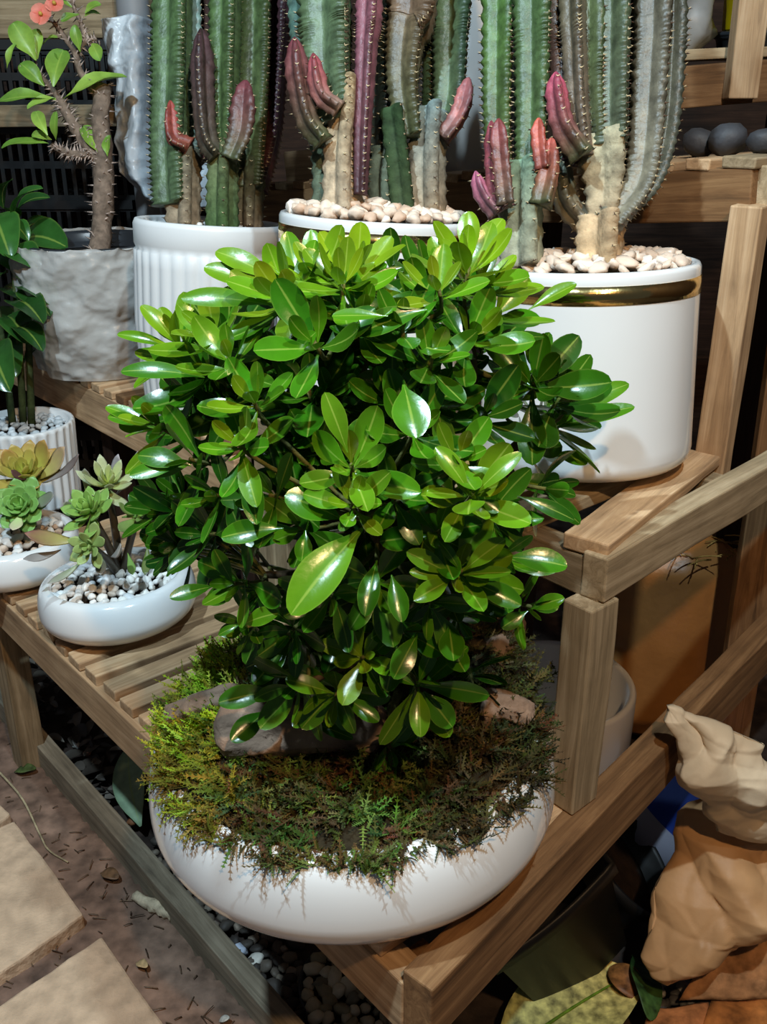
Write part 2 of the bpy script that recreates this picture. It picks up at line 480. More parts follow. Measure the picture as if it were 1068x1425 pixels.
# post carrying the middle tier
pp = onz(787, 1122, ZL); pp.z = 0
leg(pp + dS * .014, ZL + .001, ZM - .058, W_GREY, w=.036, d=.044, nm='post')
pm = onz(1000, 632, ZM)
leg(V((pm.x, pm.y, 0)) + V((.0, .012, 0)), ZM - .06, ZT - .055, W_PALE, w=.036, d=.036, nm='post', rz=PI * .3)
# middle tier
mfr = .62
board('front_rail', lin3(MC, -.002, .016, ZM - .038), lin3(MC, mfr, .016, ZM - .038), .032, .044, W_GREY, stand)
MSN = V((-MSD.y, MSD.x, 0))
ms0 = V((MC.x, MC.y, ZM - .033)) + MSN * .006
board('side_rail', ms0, ms0 + MSD * .62, .028, .05, W_GREY, stand, segs=10)
board('back_rail', lin3(MC, .05, .29, ZM - .046), lin3(MC, mfr, .29, ZM - .046), .032, .06, W_GREY, stand)
sp0 = onz(815, 753, ZM); sp1 = onz(976, 629, ZM)
board('slat', sp0 - V((0, 0, .006)), sp1 - V((0, 0, .006)), .05, .016, W_PALE, stand, jit=.003)
for s in [.115 + .056 * k for k in range(9)]:
    board('slat', lin3(MC, s, .003, ZM - .009), lin3(MC, s, .31, ZM - .009), .04, .016, R.choice([W_PALE, W_GREY]), stand, segs=3)
leg(lin3(MC, mfr - .02, .03, 0), -.02, ZM - .07, W_GREY)
# top tier (the beam with slat ends behind the right pot)
TB0 = at(1052, 226, 1.06); TB1 = at(352, 262, 1.74)
bd = (TB1 - TB0).normalized(); bn = V((bd.y, -bd.x, 0)).normalized()
if bn.y < 0: bn = -bn
th = V((0, 0, .034))
board('front_rail', TB0 - th + bn * .015, TB1 - th + bn * .015, .03, .058, W_BROWN, stand, segs=14)
k = 0
x = 0.0
while x < (TB1 - TB0).length - .03:
    q = TB0 + bd * (x + .02)
    wd = R.uniform(.03, .046)
    board('slat', q + bn * -.001 + V((0, 0, .001)), q + bn * .26 + V((0, 0, .001)), wd, .012, R.choice([W_PALE, W_BROWN, W_GREY]), stand, segs=2)
    x += .05
board('side_rail', TB0 - th + V((.018, 0, 0)), TB0 - th + V((.018, 0, 0)) + V((.55, .5, 0)), .03, .06, W_GREY, stand)

# rear rack at the upper right
ra = at(925, 124, 1.45); rb = at(1120, 108, 1.45)
rack = thing('storage_rack', (ra.x, ra.y, 0), 'brown timber rack at upper right behind the cactus stand', 'rack')
board('front_rail', ra, rb, .03, .058, W_BROWN, rack)
up0 = at(1030, 138, 1.43); up1 = at(1034, -60, 1.40)
board('upright', up0, up0 + V((0, .02, .36)), .044, .03, W_PALE, rack, up=V((0, 1, 0)))
board('upright', V((rb.x, rb.y + .04, 0)), V((rb.x, rb.y + .04, 1.6)), .05, .05, W_DARK, rack, up=V((0, 1, 0)))
board('upright', V((ra.x - .16, ra.y + .04, 0)), V((ra.x - .16, ra.y + .04, 1.13)), .05, .05, W_DARK, rack, up=V((0, 1, 0)))
board('rail', V((ra.x - .17, ra.y, ra.z)), ra, .03, .058, W_BROWN, rack)
board('shelf_board', V((ra.x - .17, ra.y + .14, ra.z + .038)), V((rb.x, rb.y + .14, rb.z + .038)), .28, .014, W_GREY, rack)

# left shelf with the big ribbed pot
ZS = .66
SL0 = V((-.36, 1.43, ZS)); SL1 = V((-1.05, 2.23, ZS)); 
SL0 = lin3(MC, .66, 0, ZS); 
lst = thing('plant_shelf', (SL0.x, SL0.y, 0), 'lower slatted wooden shelf at left under the bagged pot', 'plant shelf')
board('front_rail', lin3(SL0, 0, .016, ZS - .052), lin3(SL0, 1.0, .016, ZS - .052), .032, .075, W_PALE, lst, segs=10)
board('back_rail', lin3(SL0, 0, .33, ZS - .05), lin3(SL0, 1.0, .33, ZS - .05), .032, .06, W_GREY, lst)
for s in [.03 + .047 * k for k in range(20)]:
    board('slat', lin3(SL0, s, .0, ZS - .007), lin3(SL0, s, .36, ZS - .007), .033, .015, R.choice([W_PALE, W_BROWN, W_PALE]), lst, segs=3)
leg(lin3(SL0, .5, .05, 0), -.02, ZS - .06, W_DARK, lst)
leg(lin3(SL0, .03, .05, 0), -.02, ZS - .06, W_DARK, lst)
leg(lin3(SL0, .97, .32, 0), -.02, ZS - .06, W_DARK, lst)
# ------------------------------------------------------------------ pots
def tilt_v(tilt): return Matrix.Rotation(tilt[0], 3, 'X') @ Matrix.Rotation(tilt[1], 3, 'Y')
def cyl_pot(px_center, d, Rr, H, zb, label, tilt=(0, 0), flare=1.0):
    c = at(px_center[0], px_center[1], d); c = V((c.x, c.y, zb))
    t = thing('cactus_pot', c, label, 'pot', None)
    rb = Rr * flare
    def rr(z): return rb + (Rr - rb) * z / H
    mb = MB()
    prof = [(rb - .018, .0), (rb - .008, .002), (rb - .002, .008), (rb, .018)] + [(rr(z), z) for z in np.linspace(.03, H - .012, 8)]
    prof += [(Rr, H - .005), (Rr - .002, H - .001), (Rr - .006, H), (Rr - .009, H - .002), (Rr - .011, H - .008), (Rr - .012, H - .06), (0, H - .06)]
    lathe(mb, c, prof, 96, tilt)
    build('body', mb, CERAM, t)
    mb = MB(); z0, z1 = H - .032, H - .013
    lathe(mb, c, [(rr(z0) + .0001, z0), (rr(z0) + .0006, z0), (rr(z1) + .0006, z1), (rr(z1) + .0001, z1)], 96, tilt)
    mb.f = [f for f in mb.f if len(f) == 4]; mb.m = [0] * len(mb.f)
    g = build('gold_band', mb, GOLD, t); g['label'] = 'shiny gold band under the rim'
    mb = MB(); lathe(mb, c, [(Rr - .0125, H - .05), (Rr - .0125, H - .018), (Rr * .5, H - .012), (0, H - .01)], 48, tilt)
    build('soil', mb, SOILM, t)
    return t, c
TR = (math.radians(-3.5), math.radians(-2)); TM = (math.radians(-3), math.radians(3.2))
potR, cR = cyl_pot((822, 520), 1.12, .119, .224, ZM + .008, 'large white cylinder pot with gold band, right of the leafy shrub', tilt=TR, flare=1.03)
potM, cM = cyl_pot((511, 500), 1.285, .124, .262, ZM, 'white gold-banded cylinder pot behind the top of the shrub', tilt=TM)
def top_of(c, H, tilt=(0, 0)): return c + tilt_v(tilt) @ V((0, 0, H))

# left tall ribbed pot
def ribbed(t, z, r, i): return r
dl = 1.56
cL = at(288, 500, dl); cL = V((cL.x, cL.y, ZS)); HL = .302; RL = .117
potL = thing('ribbed_pot', cL, 'tall white ribbed pot at left holding three green-stemmed cacti', 'pot')
tl = (math.radians(-4), math.radians(3.6))
mb = MB()
def fl(t, z, r, i):
    a = 1 if z > .02 and z < HL - .045 else 0
    return r + a * .0032 * (abs(math.cos(t * 17)) - .5)
zs = list(np.linspace(.022, HL - .046, 12))
prof = [(RL * .80, 0), (RL * .85, .006)] + [(RL * (.86 + .135 * min(1, (z / HL) * 2.2)), z) for z in zs] + [(RL - .003, HL - .043), (RL, HL - .036), (RL + .001, HL - .008), (RL - .002, HL - .001), (RL - .006, HL), (RL - .01, HL - .004), (RL - .012, HL - .05), (0, HL - .05)]
lathe(mb, cL, prof, 204, tl, flute=fl); build('body', mb, MATTE_W, potL)
mb = MB(); lathe(mb, cL, [(RL - .013, HL - .045), (RL - .013, HL - .02), (0, HL - .014)], 48, tl); build('soil', mb, SOILM, potL)

# white shallow bowls
def bowl(c, Rb, H, rim, label, tilt=(0, 0), mat=CERAM, flat=.42, eq=.5, name='bowl', squash=1.0, rz=0):
    t = thing(name, c, label, 'bowl')
    mb = MB(); prof = [(Rb * flat * .6, .004), (Rb * flat * .9, 0)]
    n = 14
    for i in range(n + 1):
        a = -PI / 2 + PI / 2 * i / n
        prof.append((Rb * flat + (Rb - Rb * flat) * math.cos(a) ** .8, H * eq + H * eq * math.sin(a)))
    m = 8
    for i in range(1, m + 1):
        a = PI / 2 * i / m
        prof.append((rim + (Rb - rim) * math.cos(a) ** .9, H * eq + H * (1 - eq) * math.sin(a)))
    prof += [(rim - .003, H + .0015), (rim - .007, H), (rim - .009, H - .004), (Rb - .012, H * eq), (Rb * .6, .012), (0, .012)]
    lathe(mb, c, prof, 110, tilt, squash=squash, rz=rz)
    build('body', mb, mat, t)
    return t
BC = V((-.030, .822, ZL))
bowlA = bowl(BC, .209, .122, .186, 'large round white bowl planted with the mossy shrub, foreground', tilt=(0, math.radians(-1.8)), flat=.42)
b2c = onz(168, 838, ZL + .03); b2c.z = ZL
bowlB = bowl(b2c, .113, .074, .098, 'small white bowl full of pebbles on the slats, right of its twin', tilt=(math.radians(-2), math.radians(-3)), flat=.4)
b1c = onz(18, 772, ZL + .03); b1c.z = ZL
bowlC = bowl(b1c, .108, .070, .094, 'small white bowl cut off by the left edge of the photo', flat=.4)
def bowl_soil(t, c, r, z, h=.006):
    mb = MB(); lathe(mb, c, [(r, z - .02), (r, z), (r * .6, z + h), (0, z + h)], 40); build('soil', mb, SOILM, t)
bowl_soil(bowlB, b2c, .098, .052); bowl_soil(bowlC, b1c, .094, .052)
bowl_soil(bowlA, BC, .187, .098)

# small ribbed pot at far left
c3 = onz(30, 690, ZL); c3 = at(34, 600, 1.80); c3.z = ZL
R3, H3 = .090, .155
pot3 = thing('ribbed_planter', c3, 'short white ribbed planter topped with grey pebbles at far left', 'pot')
mb = MB()
prof = [(R3 * .93, 0)] + [(R3 * (.94 + .06 * z / H3), z) for z in np.linspace(.004, H3 - .008, 8)] + [(R3, H3 - .002), (R3 - .004, H3), (R3 - .009, H3 - .003), (R3 - .011, H3 - .04), (0, H3 - .04)]
lathe(mb, c3, prof, 240, flute=lambda t, z, r, i: r + (.0024 * (math.cos(t * 30)) if 0 < i < 9 else 0)); build('body', mb, MATTE_W, pot3)
mb = MB(); lathe(mb, c3, [(R3 - .011, H3 - .05), (R3 - .011, H3 - .022), (0, H3 - .016)], 40); build('soil', mb, SOILM, pot3)

# bagged pot of the crown-of-thorns
c4 = at(150, 500, 1.86); c4.z = ZS
def hb(py, d): return at(150, py, d).z
R4 = .125; H4 = at(120, 318, 1.90).z - ZS
pot4 = thing('plastic_pot', c4, 'dark grey plastic pot inside the wrinkled clear bag, left', 'pot')
mb = MB(); lathe(mb, c4, [(R4 * .78, 0), (R4 * .8, .004), (R4 * .98, H4 - .02), (R4 * 1.05, H4 - .018), (R4 * 1.06, H4 - .002), (R4 * 1.03, H4), (R4 * 1.0, H4 - .006), (R4 * .96, H4 - .04), (0, H4 - .035)], 64)
build('body', mb, DARKP, pot4)
mb = MB(); lathe(mb, c4, [(R4 * .96, H4 - .05), (R4 * .95, H4 - .03), (0, H4 - .02)], 32); build('soil', mb, SOILM, pot4)
def crumple(p, k=1.0):
    a = noise.noise(p * 9 * k) ; b = noise.noise(p * 21 * k + V((5, 1, 2))); c = abs(noise.noise(p * 14 * k + V((9, 9, 9)))); d = abs(noise.noise(p * 34 * k))
    e = abs(noise.noise(p * 60 * k))
    return a * .5 + b * .25 - c * .7 - d * .45 - e * .25
def bag_mat(name, c, alpha, rough=.3):
    m = plain(name, c, rough, .5, nscale=14, namp=.1, bump=.7, bscale=34)
    n = m.node_tree.nodes; l = m.node_tree.links; b = n['Principled BSDF']
    tr = n.new('ShaderNodeBsdfTransparent'); ms = n.new('ShaderNodeMixShader'); ms.inputs[0].default_value = alpha
    l.new(tr.outputs[0], ms.inputs[1]); l.new(b.outputs[0], ms.inputs[2]); l.new(ms.outputs[0], n['Material Output'].inputs['Surface'])
    return m
CLEARBAG = bag_mat('wrinkled_clear_plastic', '#c9c6c0', .72)
WHITEBAG = bag_mat('white_plastic_sheet', '#d4dade', .93)
mb = MB(); NT, NZ = 220, 90; vs = []; fs = []
for i in range(NZ + 1):
    u = i / NZ; z = ZS + .003 + u * (H4 + .0)
    for k in range(NT):
        t = 2 * PI * k / NT; r = R4 * (.84 + .2 * u) + .014 + (.012 * math.sin(u * PI))
        p = V((math.cos(t) * r, math.sin(t) * r, z))
        r += .017 * creases(V((p.x, p.y, p.z * 1.3)) + V((2, 1, 0)), 1.0) + .012 * crumple(p) + .008
        top = .012 * noise.noise(V((math.cos(t) * 3, math.sin(t) * 3, 4))) if i == NZ else 0
        r = max(r, R4 * (.80 + .2 * u) + .005)
        vs.append(V((c4.x + math.cos(t) * r, c4.y + math.sin(t) * r, z - (abs(top)) * 1)))
for i in range(NZ):
    for k in range(NT):
        a = i * NT + k; b = i * NT + (k + 1) % NT; fs.append((a, b, b + NT, a + NT))
mb.add(vs, fs)
tag(build('plastic_bag', mb, CLEARBAG, org=c4), 'wrinkled translucent plastic bag wrapped round the thorny plant pot', 'plastic bag')

# big white cylinder standing behind the middle cacti
c5 = at(618, 246, 1.62); R5 = .096
pot5 = thing('cylinder_vase', c5, 'tall plain white cylinder behind the middle cacti on the top tier', 'vase')
mb = MB(); lathe(mb, c5, [(R5 - .004, 0), (R5, .004), (R5, .43), (R5 - .003, .434), (R5 - .008, .43), (R5 - .01, .2), (0, .2)], 72)
build('body', mb, CERAM, pot5)
mb = MB(); lathe(mb, c5, [(R5 - .0095, .3), (R5 - .0095, .40), (0, .41)], 40); build('soil', mb, SOILM, pot5)

# white planter on the ground under the stand
c6 = at(772, 945, 1.72); Z6 = c6.z; R6 = .143; c6.z = -.004
pot6 = thing('open_planter', c6, 'empty white cylinder planter on the ground behind the timber post', 'planter')
mb = MB(); lathe(mb, c6, [(R6 - .006, 0), (R6, .006), (R6, Z6 - .006), (R6 - .004, Z6), (R6 - .01, Z6), (R6 - .014, Z6 - .006), (R6 - .016, .02), (0, .02)], 96)
build('body', mb, CERAM, pot6)
# blue pot, tipped
c7 = at(890, 1172, 1.62)
pot7 = thing('blue_pot', (c7.x, c7.y, 0), 'bright blue plastic pot behind the crumpled paper bag', 'pot')
mb = MB(); c7b = V(c7)
lathe(mb, c7b, [(.07, 0), (.073, .003), (.103, .20), (.109, .20), (.11, .215), (.105, .217), (.1, .2), (.07, .02), (0, .02)], 56, tilt=(math.radians(-8), math.radians(40)))
build('body', mb, BLUEP, pot7)
mb = MB(); lathe(mb, c7b, [(.0705, -.001), (.0755, .003), (.086, .07), (.0842, .07)], 56, tilt=(math.radians(-8), math.radians(40)))
mb.f = [f for f in mb.f if len(f) == 4]; mb.m = [0] * len(mb.f)
build('base_band', mb, plain('pale_plastic', '#8d8fa0', .5), pot7)
# black nursery pots under the stand
def nursery(c, r, h, tilt, label, square=False, mat=BLACKP, soil=True, rz=0):
    t = thing('nursery_pot', c, label, 'pot')
    def f(tt, z, rr, i):
        if not square: return rr
        return rr * 1.1 / max(abs(math.cos(tt)), abs(math.sin(tt))) ** .75 * .92
    mb = MB(); lathe(mb, c, [(r * .72, 0), (r * .75, .004), (r * .95, h * .88), (r * 1.03, h * .885), (r * 1.04, h * .99), (r * 1.0, h), (r * .97, h * .96), (r * .72, h * .1), (0, h * .1)], 64, tilt, flute=f, rz=rz)
    build('body', mb, mat, t)
    if soil:
        mb = MB(); lathe(mb, c, [(r * .86, h * .68), (r * .9, h * .8), (r * .5, h * .86), (0, h * .84)], 40, tilt, flute=f, rz=rz); build('soil', mb, SOILM, t)
    return t
g = onz(765, 1330, 0)
nursery(at(775, 1312, 1.40) + V((0, 0, .0)), .105, .2, (math.radians(10), math.radians(-24)), 'square black nursery pot leaning under the stand by the big bowl', True, soil=False, rz=.5)
nursery(at(752, 1262, 1.53), .10, .18, (math.radians(8), math.radians(42)), 'round black nursery pot tilted beside the blue pot, soil showing')
nursery(onz(505, 1392, -.015) + V((0, 0.0, .0)), .085, .035, (0, 0), 'dark shallow pot ring full of gravel, under the front corner', mat=DARKP)
# grey bag, yellow tub, dark pot on the upper rack
zr = ra.z + .046
q = at(930, 60, 1.56)
mb = MB(); vs = []; fs = []; NT, NZ = 64, 30
for i in range(NZ + 1):
    u = i / NZ
    for k in range(NT):
        t = 2 * PI * k / NT; r = .075 * (1 - .25 * u) * (min(1, .55 + u * 3)); p = V((math.cos(t) * r, math.sin(t) * r * .8, u * .2))
        f = 1 + .2 * folds(p * 1.5 + V((3, 3, 3))) + .08 * creases(p, 1.5)
        vs.append(V((q.x + p.x * f, q.y + p.y * f, zr + p.z)))
for i in range(NZ):
    for k in range(NT):
        a = i * NT + k; b = i * NT + (k + 1) % NT; fs.append((a, b, b + NT, a + NT))
fs += [tuple(reversed(range(NT))), tuple(NZ * NT + k for k in range(NT))]
mb.add(vs, fs); tag(build('grey_bag', mb, plain('silver_grey_plastic', '#7c7a76', .4, .5, nscale=20, namp=.2), org=(q.x, q.y, zr)), 'crumpled silver-grey bag on the upper right rack', 'bag')
q = at(1094, 60, 1.58); q.z = zr
t = thing('seedling_tray', q, 'dark grey rounded plastic tray beneath the yellow tub, upper right', 'tray')
mb = MB(); lathe(mb, q, [(.10, 0), (.105, .003), (.112, .028), (.118, .03), (.118, .037), (.112, .039), (.108, .032), (.1, .008), (0, .008)], 48, squash=.8); build('body', mb, DARKP, t)
mb = MB(); lathe(mb, q, [(.1185, .0315), (.121, .033), (.121, .035), (.1185, .0365)], 48, squash=.8); mb.f = [f for f in mb.f if len(f) == 4]; mb.m = [0] * len(mb.f); build('rim', mb, DARKP, t)
q2 = q + V((.002, .0, .0395))
t = thing('yellow_tub', q2, 'bright yellow plastic tub in the top right corner', 'tub')
mb = MB(); lathe(mb, q2, [(.100, 0), (.104, .003), (.112, .16), (.114, .16), (.114, .17), (.109, .17), (.098, .01), (0, .01)], 48); build('body', mb, YELLOWP, t)
mb = MB(); lathe(mb, q2, [(.1145, .155), (.117, .157), (.117, .168), (.1145, .171)], 48); mb.f = [f for f in mb.f if len(f) == 4]; mb.m = [0] * len(mb.f); build('rim', mb, YELLOWP, t)
# dark stones on the top tier
for i, (px, py, r, lb) in enumerate([(925, 205, .019, 'small dark grey lump on the top tier beside the cactus'), (965, 200, .022, 'larger dark grey lump on the top tier, second from the cactus'), (1018, 214, .016, 'smallest dark grey lump on the top tier near the corner post')]):
    p = TB0 + bd * ((1052 - px) / 1350 * 1.2) + bn * .07 + V((0, 0, .007))
    me = stone_mesh('stone_lump', r, i + 3, STONE, 1.1, 1, .95, lin('#38383b'), .3)
    o = bpy.data.objects.new('stone_lump', me); COL.objects.link(o); o.location = p + V((0, 0, r * .85)); tag(o, lb, 'stone')
# brown sack behind the white planter
q = at(925, 850, 1.86); q.z = 0
SACK = plain('brown_woven_sack', '#a5703c', .38, .5, nscale=8, namp=.2, bump=.2, bscale=90)
mb = MB(); vs = []; fs = []; NT, NZ = 90, 44; hs = at(925, 720, 1.86).z
for i in range(NZ + 1):
    u = i / NZ
    for k in range(NT):
        t = 2 * PI * k / NT; r = .155 * (1 - .12 * u) * min(1, .75 + u * 2)
        if u > .9: r *= 1 - (u - .9) * 3.0
        p = V((math.cos(t) * r, math.sin(t) * r * .75, u * hs))
        f = 1 + .10 * crumple(V((p.x, p.y, p.z * .35)) * .8 + V((8, 3, 3))) + .02 * math.sin(t * 9 + u * 2)
        vs.append(V((q.x + p.x * f, q.y + p.y * f, p.z)))
for i in range(NZ):
    for k in range(NT):
        a = i * NT + k; b = i * NT + (k + 1) % NT; fs.append((a, b, b + NT, a + NT))
fs += [tuple(reversed(range(NT))), tuple(NZ * NT + k for k in range(NT))]
mb.add(vs, fs); sack = thing('brown_sack', q, 'tall brown sack standing behind the white planter at right', 'sack'); build('body', mb, SACK, sack)
mb = MB()
for i in range(46):
    a = R.uniform(0, 6.28); p = V((q.x + math.cos(a) * .07 + .03, q.y - .05 + math.sin(a) * .05, hs - .005)); d = V((R.uniform(-1, 1), R.uniform(-1, .2), R.uniform(-.1, .6))).normalized() * R.uniform(.03, .07)
    tube(mb, [p, p + d * .5 + V((0, 0, .004)), p + d], .0018, .001, 4, 5, mix(lin('#8a6b35'), lin('#c39a55'), R.random()))
build('straw_stuffing', mb, BARKV, sack)
x0 = at(1030, 860, 1.60)
pl = board('plank', V((x0.x + .02, x0.y, 0)), V((x0.x + .02, x0.y + .05, 1.1)), .06, .02, W_BROWN, up=V((0, 1, 0)))
tag(pl, 'rough reddish upright plank beside the brown sack, right edge', 'plank')
# vegetable crates behind left
def crate(c, w, d, h, label, cols, rows):
    t = thing('plastic_crate', c, label, 'crate', None)
    mb = MB()
    def face(u0, ax, L):
        for r_ in range(rows + 1):
            z = h * r_ / rows
            p = u0 + ax * (L / 2) + V((0, 0, min(max(z, .008), h - .008)))
            mb.box(p, L if abs(ax.x) > .5 else .008, L if abs(ax.y) > .5 else .008, .016)
        n = int(cols * L / w)
        for k in range(n + 1):
            p = u0 + ax * (L * k / n) + V((0, 0, h / 2)); mb.box(p, .009, .009, h)
    o = V(c)
    face(o + V((-w / 2, -d / 2, 0)), V((1, 0, 0)), w); face(o + V((-w / 2, d / 2, 0)), V((1, 0, 0)), w)
    face(o + V((-w / 2, -d / 2, 0)), V((0, 1, 0)), d); face(o + V((w / 2, -d / 2, 0)), V((0, 1, 0)), d)
    build('lattice_sides', mb, BLACKP, t, smooth=False)
    mb = MB(); mb.box(o + V((0, 0, .006)), w, d, .012); build('bottom', mb, BLACKP, t, smooth=False)
    mb = MB()
    for s in (-1, 1):
        mb.box(o + V((0, s * d / 2, h)), w + .02, .02, .02); mb.box(o + V((s * w / 2, 0, h)), .02, d + .02, .02)
    build('rim', mb, BLACKP, t, smooth=False)
yb = 2.35
zc1 = at(80, 300, yb / .93).z
def wz(py): 
    d = yb / (CP + (712.5 - py) / FPX * SP); return at(0, py, d).z
xl = at(-120, 200, yb / 1.05).x; xr = at(188, 250, yb / 1.05).x
for py0, py1, lb in ((430, 285, 'black slatted plastic crate, bottom of the stack behind the thorny plant'), (282, 176, 'black slatted plastic crate, middle of the stack behind the thorny plant'), (150, 62, 'black slatted plastic crate, top of the stack behind the thorny plant')):
    crate(V(((xl + xr) / 2, yb + .2, wz(py0))), xr - xl, .38, wz(py1) - wz(py0), lb, 22, 2)
crx = thing('timber_shelf', V((xl, yb, 0)), 'grey timber shelf frame in the dark behind the crates, upper left', 'shelf')
board('beam', V((xl - .1, yb - .02, wz(163))), V((xr + .02, yb - .02, wz(160))), .03, .045, W_GREY, crx)
board('beam', V((xl - .1, yb + .05, wz(18))), V((xr + .12, yb + .05, wz(15))), .03, .10, W_GREY, crx)
board('post', V((xr + .14, yb + .5, 0)), V((xr + .14, yb + .5, 1.6)), .06, .06, W_DARK, crx, up=V((0, 1, 0)))
board('post', V((xl - .12, yb + .03, 0)), V((xl - .12, yb + .03, 1.6)), .06, .06, W_DARK, crx, up=V((0, 1, 0)))
# crate under the left shelf
q = at(135, 600, 2.0)
crate(V((q.x, q.y + .12, .30)), .3, .26, .2, 'black plastic crate in the shade beneath the left shelf', 12, 3)
cb = q; mb = MB(); mb.box((q.x, q.y + .12, .14), .34, .3, .3); tag(build('wooden_block', mb, W_DARK, smooth=False, org=(q.x, q.y + .12, 0)), 'dark wooden block under the crate beneath the left shelf', 'block')
# loose timber and offcuts on the top tier, behind the pots
def on_tier(px, dd):
    q = at(px, 250, 1.5); k = (q.x - TB0.x) / (TB1.x - TB0.x)
    p = TB0.lerp(TB1, k); return p + bn * dd + V((0, 0, .008))
p0, p1 = on_tier(455, .10), on_tier(395, .08)
p0.z += .025; p1.z += .025
tag(board('timber_offcut', p0, p1 + (p1 - p0) * .8, .05, .05, W_PALE), 'pale timber offcut lying on the top tier behind the left and middle cacti', 'timber')
p0 = on_tier(418, .20)
tag(board('timber_offcut', p0, p0 + V((.012, .01, .17)), .07, .025, W_BROWN, up=V((0, 1, 0))), 'orange-brown timber offcut standing on end behind the left and middle cacti', 'timber')
# ------------------------------------------------------------------ columnar cacti
G1, G2 = lin('#435c32'), lin('#273c20')        # green skins
OLIVE, PURP, TAN, GREY_G, RED, BLK = lin('#454a2e'), lin('#452c30'), lin('#8f7d66'), lin('#586252'), lin('#8f3a44'), lin('#1f261e')
SPINES = None
def column(mb, sp, pts, r0, r1, ca, cb, tipped=True, rot=0, seed=0, tooth=.013, taper_tip=True):
    """three-ribbed column through pts; toothed ribs go into mb, the thorns into sp"""
    P = [V(p) for p in pts]
    L = sum((P[i + 1] - P[i]).length for i in range(len(P) - 1))
    n = max(12, int(L / (tooth / 4)))
    path = spline(P, n); fr = frames(path); S = 30; vs = []; cl = []; fs = []
    for i, p in enumerate(path):
        u = i / (n - 1); s = u * L
        r = r0 + (r1 - r0) * u
        if taper_tip: r *= min(1, math.sqrt(max(0, (1 - u) * L / (r1 * 1.6)) + .02))
        ph = (s / tooth) % 1.0
        tth = abs(ph - .5) * 2          # 0..1, peak at 0
        for k in range(S):
            t = 2 * PI * k / S
            rib = max(0, math.cos(1.5 * ((t + PI) % (2 * PI / 3) - PI / 3) * 1.0)) ** 2.2
            rr = r * (.40 + .56 * rib + .22 * rib ** 4 * tth)
            d = fr[i][1] * math.cos(t + rot) + fr[i][2] * math.sin(t + rot)
            vs.append(p + d * rr)
            c = mix(ca, cb, u)
            nz = noise.noise(p * 60 + V((seed, 0, 0))) * .5 + .5
            c = mix(c, tuple(min(1, x * 1.3 + .022) for x in c), (1 - rib) * nz * .9)
            c = mix(c, tuple(x * .6 for x in c), rib ** 5 * .6)
            cl.append(c)
        if ph < .25 and (i == 0 or ((i - 1) / (n - 1) * L / tooth) % 1.0 > .5) and sp is not None and u < .985:
            for j in range(3):
                t = PI / 3 + j * 2 * PI / 3 + PI
                t = j * 2 * PI / 3 + PI / 3 - PI / 3
                t = j * 2 * PI / 3
                best = t
                d = fr[i][1] * math.cos(best + rot) + fr[i][2] * math.sin(best + rot)
                b = p + d * r * 1.13
                for sg in (-1, 1):
                    side_ = (fr[i][0].cross(d)) * sg
                    tipp = b + (d * .8 + side_ * .6 + fr[i][0] * .1) * (.0038 + .0008 * r / .02)
                    q = fr[i][0] * .0009; w_ = side_ * .0008
                    sp.add([b + q, b - q, b + w_ - d * .001, tipp], [(0, 1, 3), (1, 2, 3), (2, 0, 3)], lin('#c9b48c') if R.random() < .6 else lin('#5b4434'), mat=1)
    # rib peaks must sit where the spines are
    for i in range(n - 1):
        for k in range(S):
            a = i * S + k; b = i * S + (k + 1) % S; fs.append((a, b, b + S, a + S))
    fs += [tuple(reversed(range(S))), tuple((n - 1) * S + k for k in range(S))]
    mb.add(vs, fs, cl)
def cactus(base, d, label, trunks, branches, group=None):
    """trunks / branches: (name, [(px,py)...], width0 px, width1 px, colour0, colour1, depth offset, rot)"""
    bp = at(base[0], base[1], d)
    t = thing('cactus', bp, label, 'cactus', group)
    k = 0
    for (nm, pts, w0, w1, ca, cb, dz, rot) in trunks + branches:
        P = []
        for j, q in enumerate(pts):
            dd = d + (q[2] if len(q) > 2 else dz)
            P.append(at(q[0], q[1], dd))
        mb = MB()
        k += 1
        wk = .74 if nm != 'trunk' else .66
        column(mb, mb, P, w0 / FPX * d * wk, w1 / FPX * d * wk, ca, cb, rot=rot, seed=k * 3.3, tooth=.0135 if nm != 'trunk' else .016, taper_tip=(nm != 'trunk'))
        build(nm, mb, [CACT if nm != 'trunk' else BARKV, FLESH], t)
    return t
DLc, DMc, DRc = depth(cL + V((0, 0, HL))) , depth(cM + V((0, 0, .262))), depth(cR + V((0, 0, .222)))
T_ = -260   # columns run on above the frame
cactus((258, 312), DLc - .02, 'green ribbed cactus at the left side of the tall ribbed pot',
  [('trunk', [(256, 318), (257, 260), (258, 205)], 40, 38, TAN, mix(TAN, GREY_G, .5), 0, .3)],
  [('branch', [(243, 285), (240, 200), (243, 100), (244, 0), (246, T_)], 40, 44, mix(G1, GREY_G, .4), G1, .0, .5),
   ('branch', [(262, 205), (240, 190), (237, 140)], 20, 14, lin('#7a4030'), lin('#8a3a34'), -.03, 0),
   ('branch', [(262, 220), (268, 150), (264, 0), (262, T_)], 24, 26, GREY_G, mix(G1, lin('#9fc0c0'), .6), .03, 1.0)])  # pale bluish upper colour paints a highlight along the stem edge
